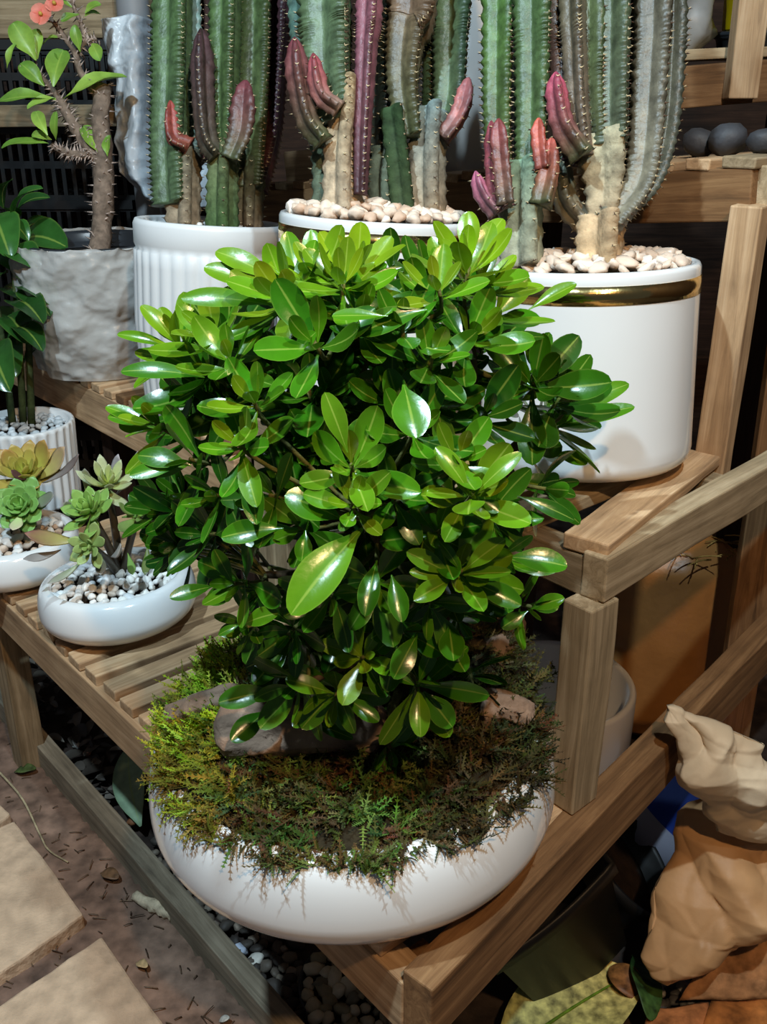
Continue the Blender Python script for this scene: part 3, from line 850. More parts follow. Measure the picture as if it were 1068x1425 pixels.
cactus((312, 318), DLc - .05, 'brightest green cactus, centre of the tall ribbed pot, with a purple tipped side shoot',
  [('trunk', [(310, 322), (310, 260), (312, 205)], 38, 34, G1, mix(G1, TAN, .3), 0, .2)],
  [('branch', [(314, 225), (314, 120), (316, 0), (316, T_)], 32, 34, mix(G1, OLIVE, .4), G1, .01, .4),
   ('branch', [(302, 215), (287, 190), (281, 120), (280, 40)], 20, 26, mix(OLIVE, PURP, .4), PURP, -.015, .2),
   ('branch', [(322, 222), (338, 180), (342, 112)], 20, 30, OLIVE, mix(PURP, RED, .4), -.025, .7),
   ('branch', [(296, 220), (295, 100), (298, 0), (298, T_)], 22, 22, lin('#5d2f30'), BLK, .05, 0)])
cactus((345, 316), DLc + .02, 'dark olive cactus at the right side of the tall ribbed pot',
  [('trunk', [(345, 320), (346, 280), (348, 225)], 34, 38, lin('#6d5a44'), OLIVE, 0, .2)],
  [('branch', [(348, 262), (352, 200), (358, 100), (360, 0), (362, T_)], 36, 36, OLIVE, G1, 0, .6),
   ('branch', [(358, 262), (376, 190), (384, 90), (388, 0), (388, T_)], 26, 30, lin('#4c2d33'), PURP, .03, .3),
   ('branch', [(340, 230), (336, 120), (338, 0), (338, T_)], 24, 26, BLK, G2, .06, .3)])
cactus((478, 292), DMc - .03, 'pale corky trunked cactus at the left of the middle pot',
  [('trunk', [(478, 300), (478, 220), (484, 150), (486, 112)], 46, 40, lin('#b09c82'), lin('#a8906c'), -.01, .1),
   ('trunk', [(458, 298), (456, 230), (450, 180)], 34, 30, GREY_G, mix(GREY_G, G1, .4), .02, .4)],
  [('branch', [(470, 170), (462, 110), (461, 50), (460, 0), (460, T_)], 50, 60, mix(G1, GREY_G, .5), mix(G1, GREY_G, .35), .0, .55),
   ('branch', [(450, 196), (428, 165), (416, 110), (410, 52)], 22, 26, OLIVE, mix(PURP, RED, .4), -.03, .3),
   ('branch', [(472, 150), (446, 128), (436, 74)], 18, 20, lin('#8a7060'), RED, -.04, .3),
   ('branch', [(503, 270), (506, 180), (512, 60), (516, 0), (520, T_)], 14, 32, PURP, lin('#8d5560'), -.02, .2),
   ('branch', [(438, 180), (430, 100), (420, 0), (418, T_)], 26, 30, G2, mix(G1, lin('#88b0b0'), .4), .06, .2)])
cactus((560, 296), DMc - .0, 'dark green cactus leaning in the centre of the middle pot',
  [('trunk', [(536, 300), (534, 250), (540, 205)], 32, 34, GREY_G, GREY_G, 0, .2),
   ('trunk', [(566, 302), (558, 230), (548, 150)], 30, 28, mix(G2, OLIVE, .4), G2, -.02, .5)],
  [('branch', [(530, 245), (530, 150), (534, 0), (534, T_)], 40, 44, BLK, lin('#20261f'), .02, .3),
   ('branch', [(574, 190), (565, 110), (572, 40), (582, 0), (590, T_)], 26, 62, OLIVE, mix(OLIVE, lin('#8a5a50'), .5), -.02, .5)])
cactus((598, 304), DMc + .01, 'grey-barked cactus with a pink tipped arm at the right of the middle pot',
  [('trunk', [(598, 312), (597, 260), (598, 200), (602, 150)], 46, 42, lin('#a08a6e'), lin('#6f7f7c'), -.02, .2)],
  [('branch', [(612, 190), (628, 140), (632, 60), (634, 0), (634, T_)], 30, 46, mix(G1, GREY_G, .5), mix(G1, GREY_G, .3), .01, .4),
   ('branch', [(618, 192), (636, 168), (648, 140), (652, 108)], 18, 20, lin('#6a5048'), lin('#d07a78'), -.03, .2),
   ('branch', [(600, 180), (606, 130), (608, 60), (606, 0), (604, T_)], 22, 34, G2, OLIVE, .03, .1)])
cactus((730, 362), DRc - .02, 'stout grey-green stemmed cactus at the left of the gold-banded pot beside the shrub',
  [('trunk', [(730, 372), (730, 310), (732, 260), (734, 225)], 52, 48, lin('#95917a'), lin('#6f8a72'), -.01, .2)],
  [('branch', [(704, 262), (697, 200), (696, 120), (698, 0), (700, T_)], 26, 38, OLIVE, mix(G2, lin('#4f7f2f'), .5), .02, .5),
   ('branch', [(740, 250), (744, 180), (746, 80), (746, 0), (746, T_)], 30, 44, mix(G1, OLIVE, .3), mix(G1, G2, .4), -.01, .4),
   ('branch', [(704, 290), (690, 260), (684, 168)], 20, 16, lin('#6d4a4c'), lin('#8a3f48'), -.03, .1),
   ('branch', [(706, 285), (700, 230), (694, 165)], 18, 18, lin('#5a4a3a'), lin('#7d3a3a'), -.04, .6),
   ('branch', [(692, 296), (672, 270), (662, 238)], 18, 14, lin('#7a5a5a'), lin('#b0607a'), -.03, .3),
   ('branch', [(756, 285), (766, 240), (768, 192)], 24, 22, OLIVE, lin('#b0564a'), -.04, .2),
   ('branch', [(756, 235), (752, 200), (750, 164)], 14, 16, lin('#8a4a40'), lin('#b0503f'), -.04, .5),
   ('branch', [(716, 235), (716, 100), (716, 0), (716, T_)], 18, 20, lin('#3a4a48'), lin('#7fa0a8'), .05, .2)])
cactus((840, 366), DRc - .01, 'big many-armed cactus with a tan trunk at the right of the gold-banded pot',
  [('trunk', [(838, 378), (840, 335), (842, 300)], 54, 56, lin('#b09470'), lin('#b59a78'), -.02, .1),
   ('trunk', [(842, 306), (846, 250), (842, 188)], 34, 60, lin('#a08c70'), lin('#a39c80'), -.02, .35)],
  [('branch', [(826, 318), (796, 290), (784, 262), (786, 215)], 24, 28, lin('#80705a'), GREY_G, -.0, .2),
   ('branch', [(812, 215), (786, 175), (777, 135), (774, 100)], 26, 20, OLIVE, lin('#b04a62'), -.05, .2),
   ('branch', [(800, 220), (788, 140), (786, 60), (784, 0), (784, T_)], 22, 36, PURP, mix(PURP, OLIVE, .5), -.01, .5),
   ('branch', [(814, 215), (806, 150), (802, 60), (800, 0), (800, T_)], 22, 30, lin('#6a5a4c'), mix(PURP, OLIVE, .7), -.03, .1),
   ('branch', [(828, 195), (824, 120), (824, 40), (824, T_)], 26, 34, OLIVE, mix(OLIVE, G1, .5), -.02, .5),
   ('branch', [(856, 200), (856, 120), (858, 0), (858, T_)], 36, 42, mix(GREY_G, OLIVE, .5), mix(G2, OLIVE, .4), -.03, .3),
   ('branch', [(880, 230), (872, 130), (872, 0), (872, T_)], 22, 30, BLK, G2, .05, .4),
   ('branch', [(815, 230), (812, 130), (814, 0), (814, T_)], 22, 30, PURP, OLIVE, .05, .4),
   ('branch', [(870, 200), (884, 120), (886, 0), (886, T_)], 20, 28, lin('#7a7464'), G2, .0, .1),
   ('branch', [(852, 312), (890, 262), (902, 200), (910, 90), (914, 0), (914, T_)], 30, 38, lin('#7a7462'), mix(PURP, G2, .5), -.03, .2),
   ('branch', [(868, 296), (906, 250), (926, 180), (934, 80), (936, 0), (936, T_)], 22, 30, lin('#5f655a'), mix(PURP, G2, .6), .01, .7)])

# ------------------------------------------------------------------ pebbles, one object each
PEB = {}
def pebbles(kind, label, cat, group, spots, r, cols, amp=.35, sz=.75, name='pebble'):
    ms = [stone_mesh(kind, r, i * 1.7 + len(PEB), STONE, 1 + .3 * (i % 3), 1, sz, cols[i % len(cols)], amp) for i in range(8)]
    PEB[kind] = ms
    src = None
    for i, p in enumerate(spots):
        if src is None:
            o = bpy.data.objects.new(name, ms[0]); src = o; tag(o, label, cat, group)
        else:
            o = src.copy(); o.data = ms[i % 8]
        COL.objects.link(o)
        o.location = p; o.rotation_euler = (R.uniform(-.6, .6), R.uniform(-.6, .6), R.uniform(0, 6.28)); k = R.uniform(.7, 1.2); o.scale = (k, k, k)
def disc_spots(c, r, zf, n, md, cond=None, tries=6000):
    out = []
    for _ in range(tries):
        if len(out) >= n: break
        a = R.uniform(0, 2 * PI); q = r * math.sqrt(R.random()); x, y = c.x + q * math.cos(a), c.y + q * math.sin(a)
        if cond and not cond(x, y, q / r): continue
        if all((x - o.x) ** 2 + (y - o.y) ** 2 > md * md for o in out): out.append(V((x, y, zf(x, y, q / r))))
    return out
WH = [lin('#eae7e2'), lin('#e0dcd6'), lin('#d8dada'), lin('#f0ece4')]
CR_ = [lin('#d8c2ae'), lin('#cdb59e'), lin('#d9cbbb'), lin('#c9a98e')]
pebbles('bowl_pebble', 'one of the whitish pebbles covering the soil in the right small bowl', 'pebble', 'white pebbles in the right small bowl',
        disc_spots(b2c, .092, lambda x, y, q: ZL + .062 + .012 * (1 - q) + R.uniform(0, .003), 150, .0105), .0066, WH, sz=.85)
pebbles('bowl_pebble', 'one of the pale pebbles in the small bowl cut by the left edge', 'pebble', 'pale pebbles in the left small bowl',
        disc_spots(b1c, .088, lambda x, y, q: ZL + .060 + .010 * (1 - q), 110, .0112, cond=lambda x, y, q: x > -.68), .0066, CR_ + WH, sz=.85)
pebbles('planter_pebble', 'one of the grey-white pebbles in the short ribbed planter at far left', 'pebble', 'pebbles in the short ribbed planter',
        disc_spots(c3, .072, lambda x, y, q: ZL + H3 - .012 + .008 * (1 - q), 80, .0115, cond=lambda x, y, q: x > -.76), .0068, [lin('#c5ccd0'), lin('#b4bcbf'), lin('#d5d8d8')])
pebbles('chip', 'one of the cream stone chips mounded in the middle gold-banded pot', 'stone chip', 'cream chips in the middle pot',
        [p for p in disc_spots(top_of(cM, .262, TM), .107, lambda x, y, q: cM.z + .262 + .014 * (1 - q) + .004 - (x - cM.x) * math.tan(TM[1]) - (y - cM.y) * .05 + R.uniform(-.002, .004), 150, .0125)], .0088, [lin('#e2cbb6'), lin('#d8c0aa'), lin('#ead9c8'), lin('#cfae94')], amp=.55, sz=.7, name='stone_chip')
pebbles('chip', 'one of the cream stone chips mounded in the right gold-banded pot', 'stone chip', 'cream chips in the right pot',
        [p for p in disc_spots(top_of(cR, .222, TR), .103, lambda x, y, q: cR.z + .222 + .012 * (1 - q) + .002 - (x - cR.x) * math.tan(TR[1]) - (y - cR.y) * .06 + R.uniform(-.002, .003), 120, .012)], .008, [lin('#e2cbb6'), lin('#d8c0aa'), lin('#ead9c8'), lin('#cfb8a4')], amp=.55, sz=.7, name='stone_chip')
pebbles('chip', 'one of the white chips at the top of the tall ribbed pot', 'stone chip', 'white chips in the tall ribbed pot',
        [p for p in disc_spots(top_of(cL, HL, tl), .100, lambda x, y, q: cL.z + HL - .012 + .010 * (1 - q) - (x - cL.x) * math.tan(tl[1]) - (y - cL.y) * .07, 70, .0135)], .0068, WH, amp=.5, name='stone_chip')
# ------------------------------------------------------------------ the shrub in the big bowl
YG, MG, DG, BG = lin('#8fae2a'), lin('#58891c'), lin('#2c5a16'), lin('#1d4a1c')
YG, MG, DG = lin('#86a61a'), lin('#3f7a10'), lin('#1a460d')
shrub = thing('bonsai_shrub', V((BC.x + .01, BC.y + .02, ZL + .14)), 'bushy glossy green shrub rising from the mossy bowl, centre of the photo', 'shrub')
CX, CY, RX, RY = 520, 700, 350, 400
def d_mid(py): return .835 / (CP + (712.5 - py) / FPX * SP)
def surf(px, py, k=1.0):
    q = ((px - CX) / RX) ** 2 + ((py - CY) / RY) ** 2
    w_ = max(0, min(1, (px - 650) / 90)) if py < 680 else 0
    k *= 1 - .95 * w_
    return d_mid(py) + .058 * w_ - .225 * math.sqrt(max(0, 1 - q)) * k
CEN = at(CX, 740, d_mid(740) + .02)
UPV = V((0, 0, 1)); TOCAM = V((0, -CP, SP)).normalized()
def outward(p, upk=.55):
    o = (p - CEN); o.normalize(); return (o + UPV * upk + V((0, -.15, 0))).normalized()
SKEL = []        # points of the woody skeleton
wood_mb = MB()
def stick(pts, r0, r1, n=12):
    path = tube(wood_mb, pts, r0, r1, n, 8, lin('#5a4a38'), rough=.25)
    SKEL.extend((p, r0 + (r1 - r0) * i / (n - 1)) for i, p in enumerate(path))
base = V((BC.x + .02, BC.y + .03, ZL + .13))
stick([base, at(585, 930, .93), at(560, 800, .90), at(545, 720, .86)], .014, .009)
stick([base + V((.03, 0, 0)), at(612, 920, .90), at(608, 870, .90), at(640, 760, .90), at(660, 600, .84), at(655, 470, .80)], .012, .004, 16)
stick([at(545, 720, .86), at(530, 640, .86), at(500, 520, .82), at(472, 455, .79)], .008, .004)
stick([at(545, 720, .86), at(590, 600, .85), at(548, 530, .80), at(470, 455, .76)], .007, .004)
stick([at(560, 800, .90), at(470, 720, .86), at(370, 640, .84), at(300, 560, .83)], .008, .003)
stick([at(560, 800, .90), at(440, 800, .84), at(370, 800, .82)], .007, .003)
stick([at(585, 930, .93), at(500, 920, .84), at(430, 950, .80)], .007, .003)
stick([at(608, 870, .90), at(650, 830, .82), at(700, 820, .82)], .006, .003)
stick([at(640, 760, .90), at(700, 640, .86), at(760, 590, .86)], .006, .003)
stick([at(560, 800, .90), at(540, 770, .78), at(505, 720, .72)], .006, .003)
def jitter(v, a): return (v + V((R.gauss(0, a), R.gauss(0, a), R.gauss(0, a)))).normalized()
def blade(mb, b, dirv, nrm, L, Wr, tone, bend):
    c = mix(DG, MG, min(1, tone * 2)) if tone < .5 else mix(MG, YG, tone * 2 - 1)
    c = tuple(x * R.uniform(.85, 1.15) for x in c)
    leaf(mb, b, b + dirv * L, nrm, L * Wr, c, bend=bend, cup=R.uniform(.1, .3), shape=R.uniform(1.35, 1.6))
INNER = []
def rosette(p, axis, n, L, tone=.5, stem_=True, Wr=.41, spread=1.0, inner=False):
    mb = MB()
    a = axis.normalized(); x = a.orthogonal().normalized(); y = a.cross(x)
    ph = R.uniform(0, 6.28)
    for i in range(n):
        u = (i + .5) / n
        t = ph + i * 2.39996
        el = math.radians(18 + 72 * u * spread + R.uniform(-9, 9))
        d = a * math.cos(el) + (x * math.cos(t) + y * math.sin(t)) * math.sin(el)
        d = (d + UPV * .06).normalized()
        l = L * (.55 + .5 * min(1, u * 1.6)) * R.uniform(.82, 1.12)
        nr = a * math.sin(el) - (x * math.cos(t) + y * math.sin(t)) * math.cos(el)
        b = p - a * (.010 * u) + d * .002
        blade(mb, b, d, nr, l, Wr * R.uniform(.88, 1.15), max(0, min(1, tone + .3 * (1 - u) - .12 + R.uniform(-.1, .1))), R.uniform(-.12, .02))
    if stem_:
        q = min(SKEL, key=lambda s: (s[0] - p).length + (0 if s[0].z < p.z + .03 else .1))
        m = p.lerp(q[0], .45) - a * .015
        st = MB() if not inner else mb
        tube(st, [p + a * .004, p - a * .02, m, q[0]], .0016, max(.0018, q[1] * .5), 8, 6, mix(lin('#6f7a35'), lin('#5a4a38'), .5))
    if inner: INNER.append(mb); return
    o = build('leaf_rosette', mb, LEAF, shrub)
    build('stalk', st, BARKV, o)
def at_s(px, py, dd=0): return at(px, py, surf(px, py) + dd)
# rosettes read off the photo: px, py, extra depth, n, leaf px, tone, axis tweak (x right, z up, y away)
ROS = [
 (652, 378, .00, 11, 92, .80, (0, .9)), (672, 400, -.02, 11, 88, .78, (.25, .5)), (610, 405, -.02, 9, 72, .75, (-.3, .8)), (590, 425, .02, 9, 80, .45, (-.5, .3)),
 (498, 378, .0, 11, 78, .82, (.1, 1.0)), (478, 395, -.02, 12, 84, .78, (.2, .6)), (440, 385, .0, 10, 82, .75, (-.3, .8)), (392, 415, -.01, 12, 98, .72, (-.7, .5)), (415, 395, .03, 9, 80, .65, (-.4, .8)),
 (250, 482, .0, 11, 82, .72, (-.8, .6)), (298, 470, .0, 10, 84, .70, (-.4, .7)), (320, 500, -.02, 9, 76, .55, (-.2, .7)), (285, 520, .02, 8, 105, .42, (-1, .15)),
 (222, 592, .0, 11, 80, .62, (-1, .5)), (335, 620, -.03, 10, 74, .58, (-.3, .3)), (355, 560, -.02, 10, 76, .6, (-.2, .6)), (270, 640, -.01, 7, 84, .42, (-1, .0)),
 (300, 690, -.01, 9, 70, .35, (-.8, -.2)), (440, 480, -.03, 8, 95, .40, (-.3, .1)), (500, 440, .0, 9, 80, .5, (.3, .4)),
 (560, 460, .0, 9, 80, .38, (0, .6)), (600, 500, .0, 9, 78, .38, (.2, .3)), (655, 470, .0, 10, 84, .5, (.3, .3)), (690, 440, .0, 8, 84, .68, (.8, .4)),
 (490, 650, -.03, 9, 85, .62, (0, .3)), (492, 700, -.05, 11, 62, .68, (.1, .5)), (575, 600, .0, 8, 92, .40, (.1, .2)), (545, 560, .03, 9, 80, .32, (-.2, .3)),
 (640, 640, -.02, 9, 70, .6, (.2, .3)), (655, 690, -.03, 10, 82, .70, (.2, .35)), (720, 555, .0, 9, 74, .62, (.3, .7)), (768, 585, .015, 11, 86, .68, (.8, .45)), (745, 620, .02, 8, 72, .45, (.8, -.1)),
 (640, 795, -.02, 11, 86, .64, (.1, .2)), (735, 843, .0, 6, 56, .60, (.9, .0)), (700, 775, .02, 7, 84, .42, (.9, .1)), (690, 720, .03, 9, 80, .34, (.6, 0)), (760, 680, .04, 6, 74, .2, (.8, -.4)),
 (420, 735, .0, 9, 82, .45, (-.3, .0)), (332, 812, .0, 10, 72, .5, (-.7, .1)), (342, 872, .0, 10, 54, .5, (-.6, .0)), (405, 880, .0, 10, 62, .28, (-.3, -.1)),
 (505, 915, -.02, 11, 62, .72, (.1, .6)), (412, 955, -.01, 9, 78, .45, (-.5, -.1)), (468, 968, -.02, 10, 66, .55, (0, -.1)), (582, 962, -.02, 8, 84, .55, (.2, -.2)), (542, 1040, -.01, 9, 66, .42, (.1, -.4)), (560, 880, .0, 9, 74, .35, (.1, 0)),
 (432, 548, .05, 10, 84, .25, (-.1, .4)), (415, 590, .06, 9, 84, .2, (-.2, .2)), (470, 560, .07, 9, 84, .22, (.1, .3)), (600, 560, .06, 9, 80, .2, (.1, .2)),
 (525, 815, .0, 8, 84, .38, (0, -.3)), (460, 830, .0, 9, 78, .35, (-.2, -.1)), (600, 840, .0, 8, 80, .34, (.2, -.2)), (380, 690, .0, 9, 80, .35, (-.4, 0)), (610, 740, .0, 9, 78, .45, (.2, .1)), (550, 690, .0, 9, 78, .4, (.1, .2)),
]
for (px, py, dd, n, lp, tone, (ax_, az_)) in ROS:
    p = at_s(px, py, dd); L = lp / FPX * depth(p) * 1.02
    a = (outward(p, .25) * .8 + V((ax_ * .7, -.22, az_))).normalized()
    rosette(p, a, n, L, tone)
# interior leaves, the crown's inner shade put into their dark tone
k = 0
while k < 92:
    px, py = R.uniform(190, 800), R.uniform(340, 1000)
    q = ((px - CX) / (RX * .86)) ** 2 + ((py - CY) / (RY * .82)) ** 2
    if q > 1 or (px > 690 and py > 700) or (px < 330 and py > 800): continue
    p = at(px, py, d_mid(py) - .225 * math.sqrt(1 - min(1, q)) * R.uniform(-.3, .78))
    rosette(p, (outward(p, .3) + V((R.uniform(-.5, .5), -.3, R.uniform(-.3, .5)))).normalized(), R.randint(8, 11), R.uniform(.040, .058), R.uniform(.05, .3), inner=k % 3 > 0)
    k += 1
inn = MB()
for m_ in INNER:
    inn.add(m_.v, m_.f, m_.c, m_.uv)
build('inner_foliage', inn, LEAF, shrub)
# single blades read off the photo: base, tip, extra depth at base and tip, width ratio, tone
BL = [
 ((655, 368), (652, 294), 0, .0, .42, .85), ((662, 366), (700, 304), 0, .0, .46, .85), ((650, 372), (610, 335), 0, 0, .4, .78), ((735, 432), (803, 395), .01, .01, .34, .7),
 ((385, 405), (284, 372), 0, -.0, .3, .7), ((392, 395), (300, 350), 0, 0, .3, .74), ((380, 425), (252, 415), 0, 0, .24, .6),
 ((245, 485), (163, 465), 0, 0, .2, .62), ((248, 482), (196, 425), 0, 0, .34, .78), ((252, 480), (222, 428), 0, 0, .36, .78), ((285, 525), (168, 517), 0, 0, .24, .4),
 ((216, 592), (147, 566), 0, 0, .3, .6), ((218, 596), (150, 580), 0, .01, .26, .55), ((266, 648), (192, 634), -.02, -.02, .42, .3), ((262, 645), (180, 662), -.02, -.02, .3, .48),
 ((484, 630), (452, 546), -.05, -.05, .36, .62), ((562, 535), (580, 610), -.05, -.06, .58, .52), ((335, 625), (358, 706), -.03, -.04, .34, .6), ((350, 650), (358, 730), -.02, -.03, .36, .3),
 ((505, 735), (405, 856), -.05, -.07, .40, .62), ((395, 735), (308, 748), -.03, -.04, .40, .5), ((480, 725), (396, 690), -.04, -.05, .52, .45), ((425, 738), (420, 782), -.04, -.05, .55, .5),
 ((498, 715), (472, 738), -.06, -.07, .5, .65), ((525, 780), (508, 858), -.03, -.05, .36, .2), ((545, 800), (560, 866), -.03, -.05, .42, .35), ((408, 505), (440, 462), -.02, -.04, .4, .5), ((300, 815), (236, 832), -.02, -.03, .34, .25),
 ((325, 812), (298, 764), -.02, -.03, .38, .45), ((338, 870), (388, 853), -.03, -.04, .42, .58), ((336, 868), (304, 884), -.03, -.03, .34, .5), ((352, 878), (362, 896), -.02, -.03, .7, .4),
 ((385, 960), (304, 978), -.02, -.03, .42, .3), ((372, 988), (322, 1032), -.02, -.03, .5, .22), ((465, 965), (397, 945), -.03, -.04, .38, .62), ((478, 968), (528, 1004), -.03, -.04, .4, .5), ((440, 985), (408, 1012), -.02, -.03, .6, .6), ((432, 1005), (492, 1028), -.0, -.01, .28, .35),
 ((583, 958), (586, 1026), -.03, -.05, .44, .66), ((590, 962), (630, 1012), -.03, -.04, .56, .45), ((588, 955), (652, 900), -.03, -.03, .34, .5), ((580, 955), (546, 938), -.03, -.03, .32, .5), ((582, 952), (606, 896), -.03, -.04, .3, .5), ((582, 880), (548, 945), -.02, -.03, .44, .4), ((625, 900), (648, 935), -.02, -.04, .6, .4), ((625, 870), (632, 920), -.02, -.04, .6, .4),
 ((545, 1040), (530, 1096), -.01, -.02, .66, .55), ((540, 1045), (575, 1002), -.02, -.03, .35, .5), ((550, 1040), (582, 1020), -.02, -.02, .4, .5), ((500, 1045), (464, 1082), -.0, -.0, .5, .2),
 ((630, 800), (566, 768), -.04, -.05, .38, .62), ((628, 804), (570, 796), -.04, -.05, .34, .68), ((628, 806), (576, 836), -.04, -.05, .42, .64), ((640, 795), (612, 754), -.04, -.04, .34, .4), ((645, 795), (704, 750), -.04, -.05, .36, .68), ((645, 800), (712, 796), -.04, -.05, .28, .6), ((648, 806), (726, 842), -.02, -.03, .38, .4),
 ((705, 775), (790, 788), -.02, -.02, .46, .42), ((738, 848), (786, 832), -.01, -.02, .44, .56), ((735, 850), (698, 874), -.01, -.02, .5, .42), ((655, 688), (606, 622), -.05, -.06, .36, .66), ((660, 690), (726, 630), -.05, -.06, .3, .66), ((652, 692), (590, 686), -.05, -.05, .28, .7), ((655, 695), (652, 716), -.06, -.07, 1.0, .68), ((668, 694), (695, 712), -.04, -.05, .6, .5),
 ((765, 590), (876, 534), .015, .015, .24, .6), ((768, 598), (884, 566), .01, .01, .22, .55), ((755, 575), (808, 512), .01, .01, .22, .6), ((740, 555), (692, 508), -.01, -.02, .34, .5), ((768, 630), (818, 645), .01, .01, .42, .62), ((760, 600), (802, 552), .0, .0, .5, .66), ((690, 668), (802, 690), .02, .02, .3, .25), ((720, 690), (800, 724), .03, .03, .26, .1),
 ((672, 480), (758, 469), .01, .01, .2, .3), ((540, 440), (462, 440), -.03, -.04, .3, .55), ((500, 400), (560, 372), -.0, -.0, .2, .3), ((600, 430), (500, 465), -.02, -.02, .36, .3),
]
mb = None
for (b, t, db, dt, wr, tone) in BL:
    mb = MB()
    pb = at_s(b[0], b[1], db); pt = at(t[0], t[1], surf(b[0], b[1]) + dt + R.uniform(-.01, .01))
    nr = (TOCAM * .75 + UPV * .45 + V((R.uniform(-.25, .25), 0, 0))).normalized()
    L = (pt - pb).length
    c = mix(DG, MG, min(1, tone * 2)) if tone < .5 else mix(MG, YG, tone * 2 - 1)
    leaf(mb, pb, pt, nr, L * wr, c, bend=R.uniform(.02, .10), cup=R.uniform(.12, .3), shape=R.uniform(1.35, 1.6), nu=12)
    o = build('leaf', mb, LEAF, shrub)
build('woody_stem', wood_mb, BARKV, shrub)

# ------------------------------------------------------------------ moss and driftwood in the bowl
ZR = ZL + .118
TB = math.radians(-1.8)
def moss_h(x, y):
    dx, dy = x - BC.x, y - BC.y; q = math.hypot(dx, dy) / .19
    h = ZR + .003 + .046 * max(0, 1 - q * q) + .016 * noise.noise(V((x * 18, y * 18, 2))) * min(1, max(0, 1.15 - q) * 2.2) - dx * math.tan(TB)
    h += .050 * math.exp(-((dx - .13) ** 2 + (dy - .075) ** 2) / .0045) + .03 * math.exp(-((dx + .15) ** 2 + (dy - .09) ** 2) / .004)
    h += .018 * math.exp(-((dx + .13) ** 2 + (dy + .03) ** 2) / .006)
    return h
def zone(x, y):
    dx, dy = x - BC.x, y - BC.y; w = noise.noise(V((x * 14, y * 14, 0))) * .03
    if dx + w < -.105: return 0
    if dx + w > .055 : return 2
    return 1
PAL = [[lin('#8d9c22'), lin('#748a1e'), lin('#a6b43a'), lin('#5c641c')], [lin('#50602a'), lin('#3c4c20'), lin('#647534'), lin('#4a3c22'), lin('#5a4a2a')], [lin('#3a3c1e'), lin('#4a4426'), lin('#2c2f18'), lin('#5a4c30')]]
LBL = ['bright yellow-green moss at the left side of the big bowl', 'dark green shaggy moss along the front of the big bowl', 'dull brownish moss at the right side of the big bowl']
mm = [MB(), MB(), MB()]
# solid humus under the fronds
N = 70
for zi in range(3):
    pass
def frond(mb, p, d, up, L, col, w=.0011):
    """a short mossy shoot: thin strip with stubby side leaflets"""
    d = d.normalized(); s = d.cross(up)
    if s.length < 1e-3: s = V((1, 0, 0))
    s.normalize(); pts = []
    sag = R.uniform(-.3, .5)
    for i in range(4):
        u = i / 3; pts.append(p + d * L * u - up * (sag * L * u * u))
    vs = []; n = 4
    for i, q in enumerate(pts):
        ww = w * (1 - .75 * i / 3); vs += [q - s * ww, q + s * ww]
    fs = [(2 * i, 2 * i + 1, 2 * i + 3, 2 * i + 2) for i in range(3)]
    cl = [mix(tuple(x * .7 for x in col), col, i / 3) for i in range(4) for _ in (0, 1)]
    # leaflets
    for i in range(5):
        u = .15 + .17 * i; q = p + d * L * u - up * (sag * L * u * u)
        for sg in (-1, 1):
            e = q + (s * sg * .8 + d * .7 + up * .25) * (L * .20 * (1.1 - .6 * u)); o = len(vs)
            vs += [q, q + d * L * .09, e]; fs.append((o, o + 1, o + 2)); cl += [col] * 3
    mb.add(vs, fs, cl)

def mcol(zi, x, y):
    c = R.choice(PAL[zi]); c = tuple(v * R.uniform(1.0, 1.75) for v in c)
    if zi == 0 and y < BC.y - .06: c = mix(c, lin('#6a4a22'), R.uniform(.2, .8))
    return c
# tufts: shoots that fan from one root
for cnt in range(1150):
    a = R.uniform(0, 2 * PI); q = math.sqrt(R.random()) * .197
    x, y = BC.x + q * math.cos(a), BC.y + q * math.sin(a)
    if y > BC.y + .10 and R.random() < .6: continue
    z = moss_h(x, y); zi = zone(x, y); e = .004
    nrm = V(((moss_h(x - e, y) - moss_h(x + e, y)) / (2 * e), (moss_h(x, y - e) - moss_h(x, y + e)) / (2 * e), 1)).normalized()
    lean = (V((math.cos(a), math.sin(a), 0)) * R.uniform(0, .5) + V((R.gauss(0, .4), R.gauss(0, .4), 0)))
    c0 = mcol(zi, x, y); sz = R.uniform(.7, 1.35)
    for i in range(R.randint(7, 12)):
        dirv = (nrm * R.uniform(.3, .9) + lean + V((R.gauss(0, .55), R.gauss(0, .55), R.gauss(0, .2)))).normalized()
        p = V((x + R.gauss(0, .004), y + R.gauss(0, .004), z - .003))
        frond(mm[zi], p, dirv, nrm, R.uniform(.012, .024) * sz, tuple(v * R.uniform(.8, 1.2) for v in c0), w=.0013)
# a few shaggy ends hanging over the rim, in locks
for (ac, w_, n_, ln) in [(-2.62, .16, 130, 1.5), (-2.35, .08, 60, 1.3), (-2.05, .06, 34, .8), (-1.86, .05, 40, .9), (-1.55, .05, 36, .8), (-1.38, .03, 30, 1.1), (-1.1, .06, 30, .7), (-.75, .05, 24, .9), (-.35, .06, 26, .7), (2.95, .25, 120, 1.0), (0.05, .2, 70, .7), (-.2, .3, 60, .6), (-1.6, .6, 120, .5), (-2.9, .1, 50, 1.1)]:
    for i in range(n_):
        a = R.gauss(ac, w_); rr = R.uniform(.176, .197)
        x, y = BC.x + rr * math.cos(a), BC.y + rr * math.sin(a); z = ZR + .003 - (x - BC.x) * math.tan(TB) + R.uniform(0, .007)
        dirv = V((math.cos(a), math.sin(a), R.uniform(-1.3, .1) * ln)) + V((R.gauss(0, .5), R.gauss(0, .5), R.gauss(0, .3)))
        zi = zone(x, y); c = mcol(zi, x, y)
        if R.random() < .5: c = mix(c, lin('#5a3e22'), .7)
        frond(mm[zi], V((x, y, z)), dirv, V((0, 0, 1)), R.uniform(.010, .020) * ln, c)
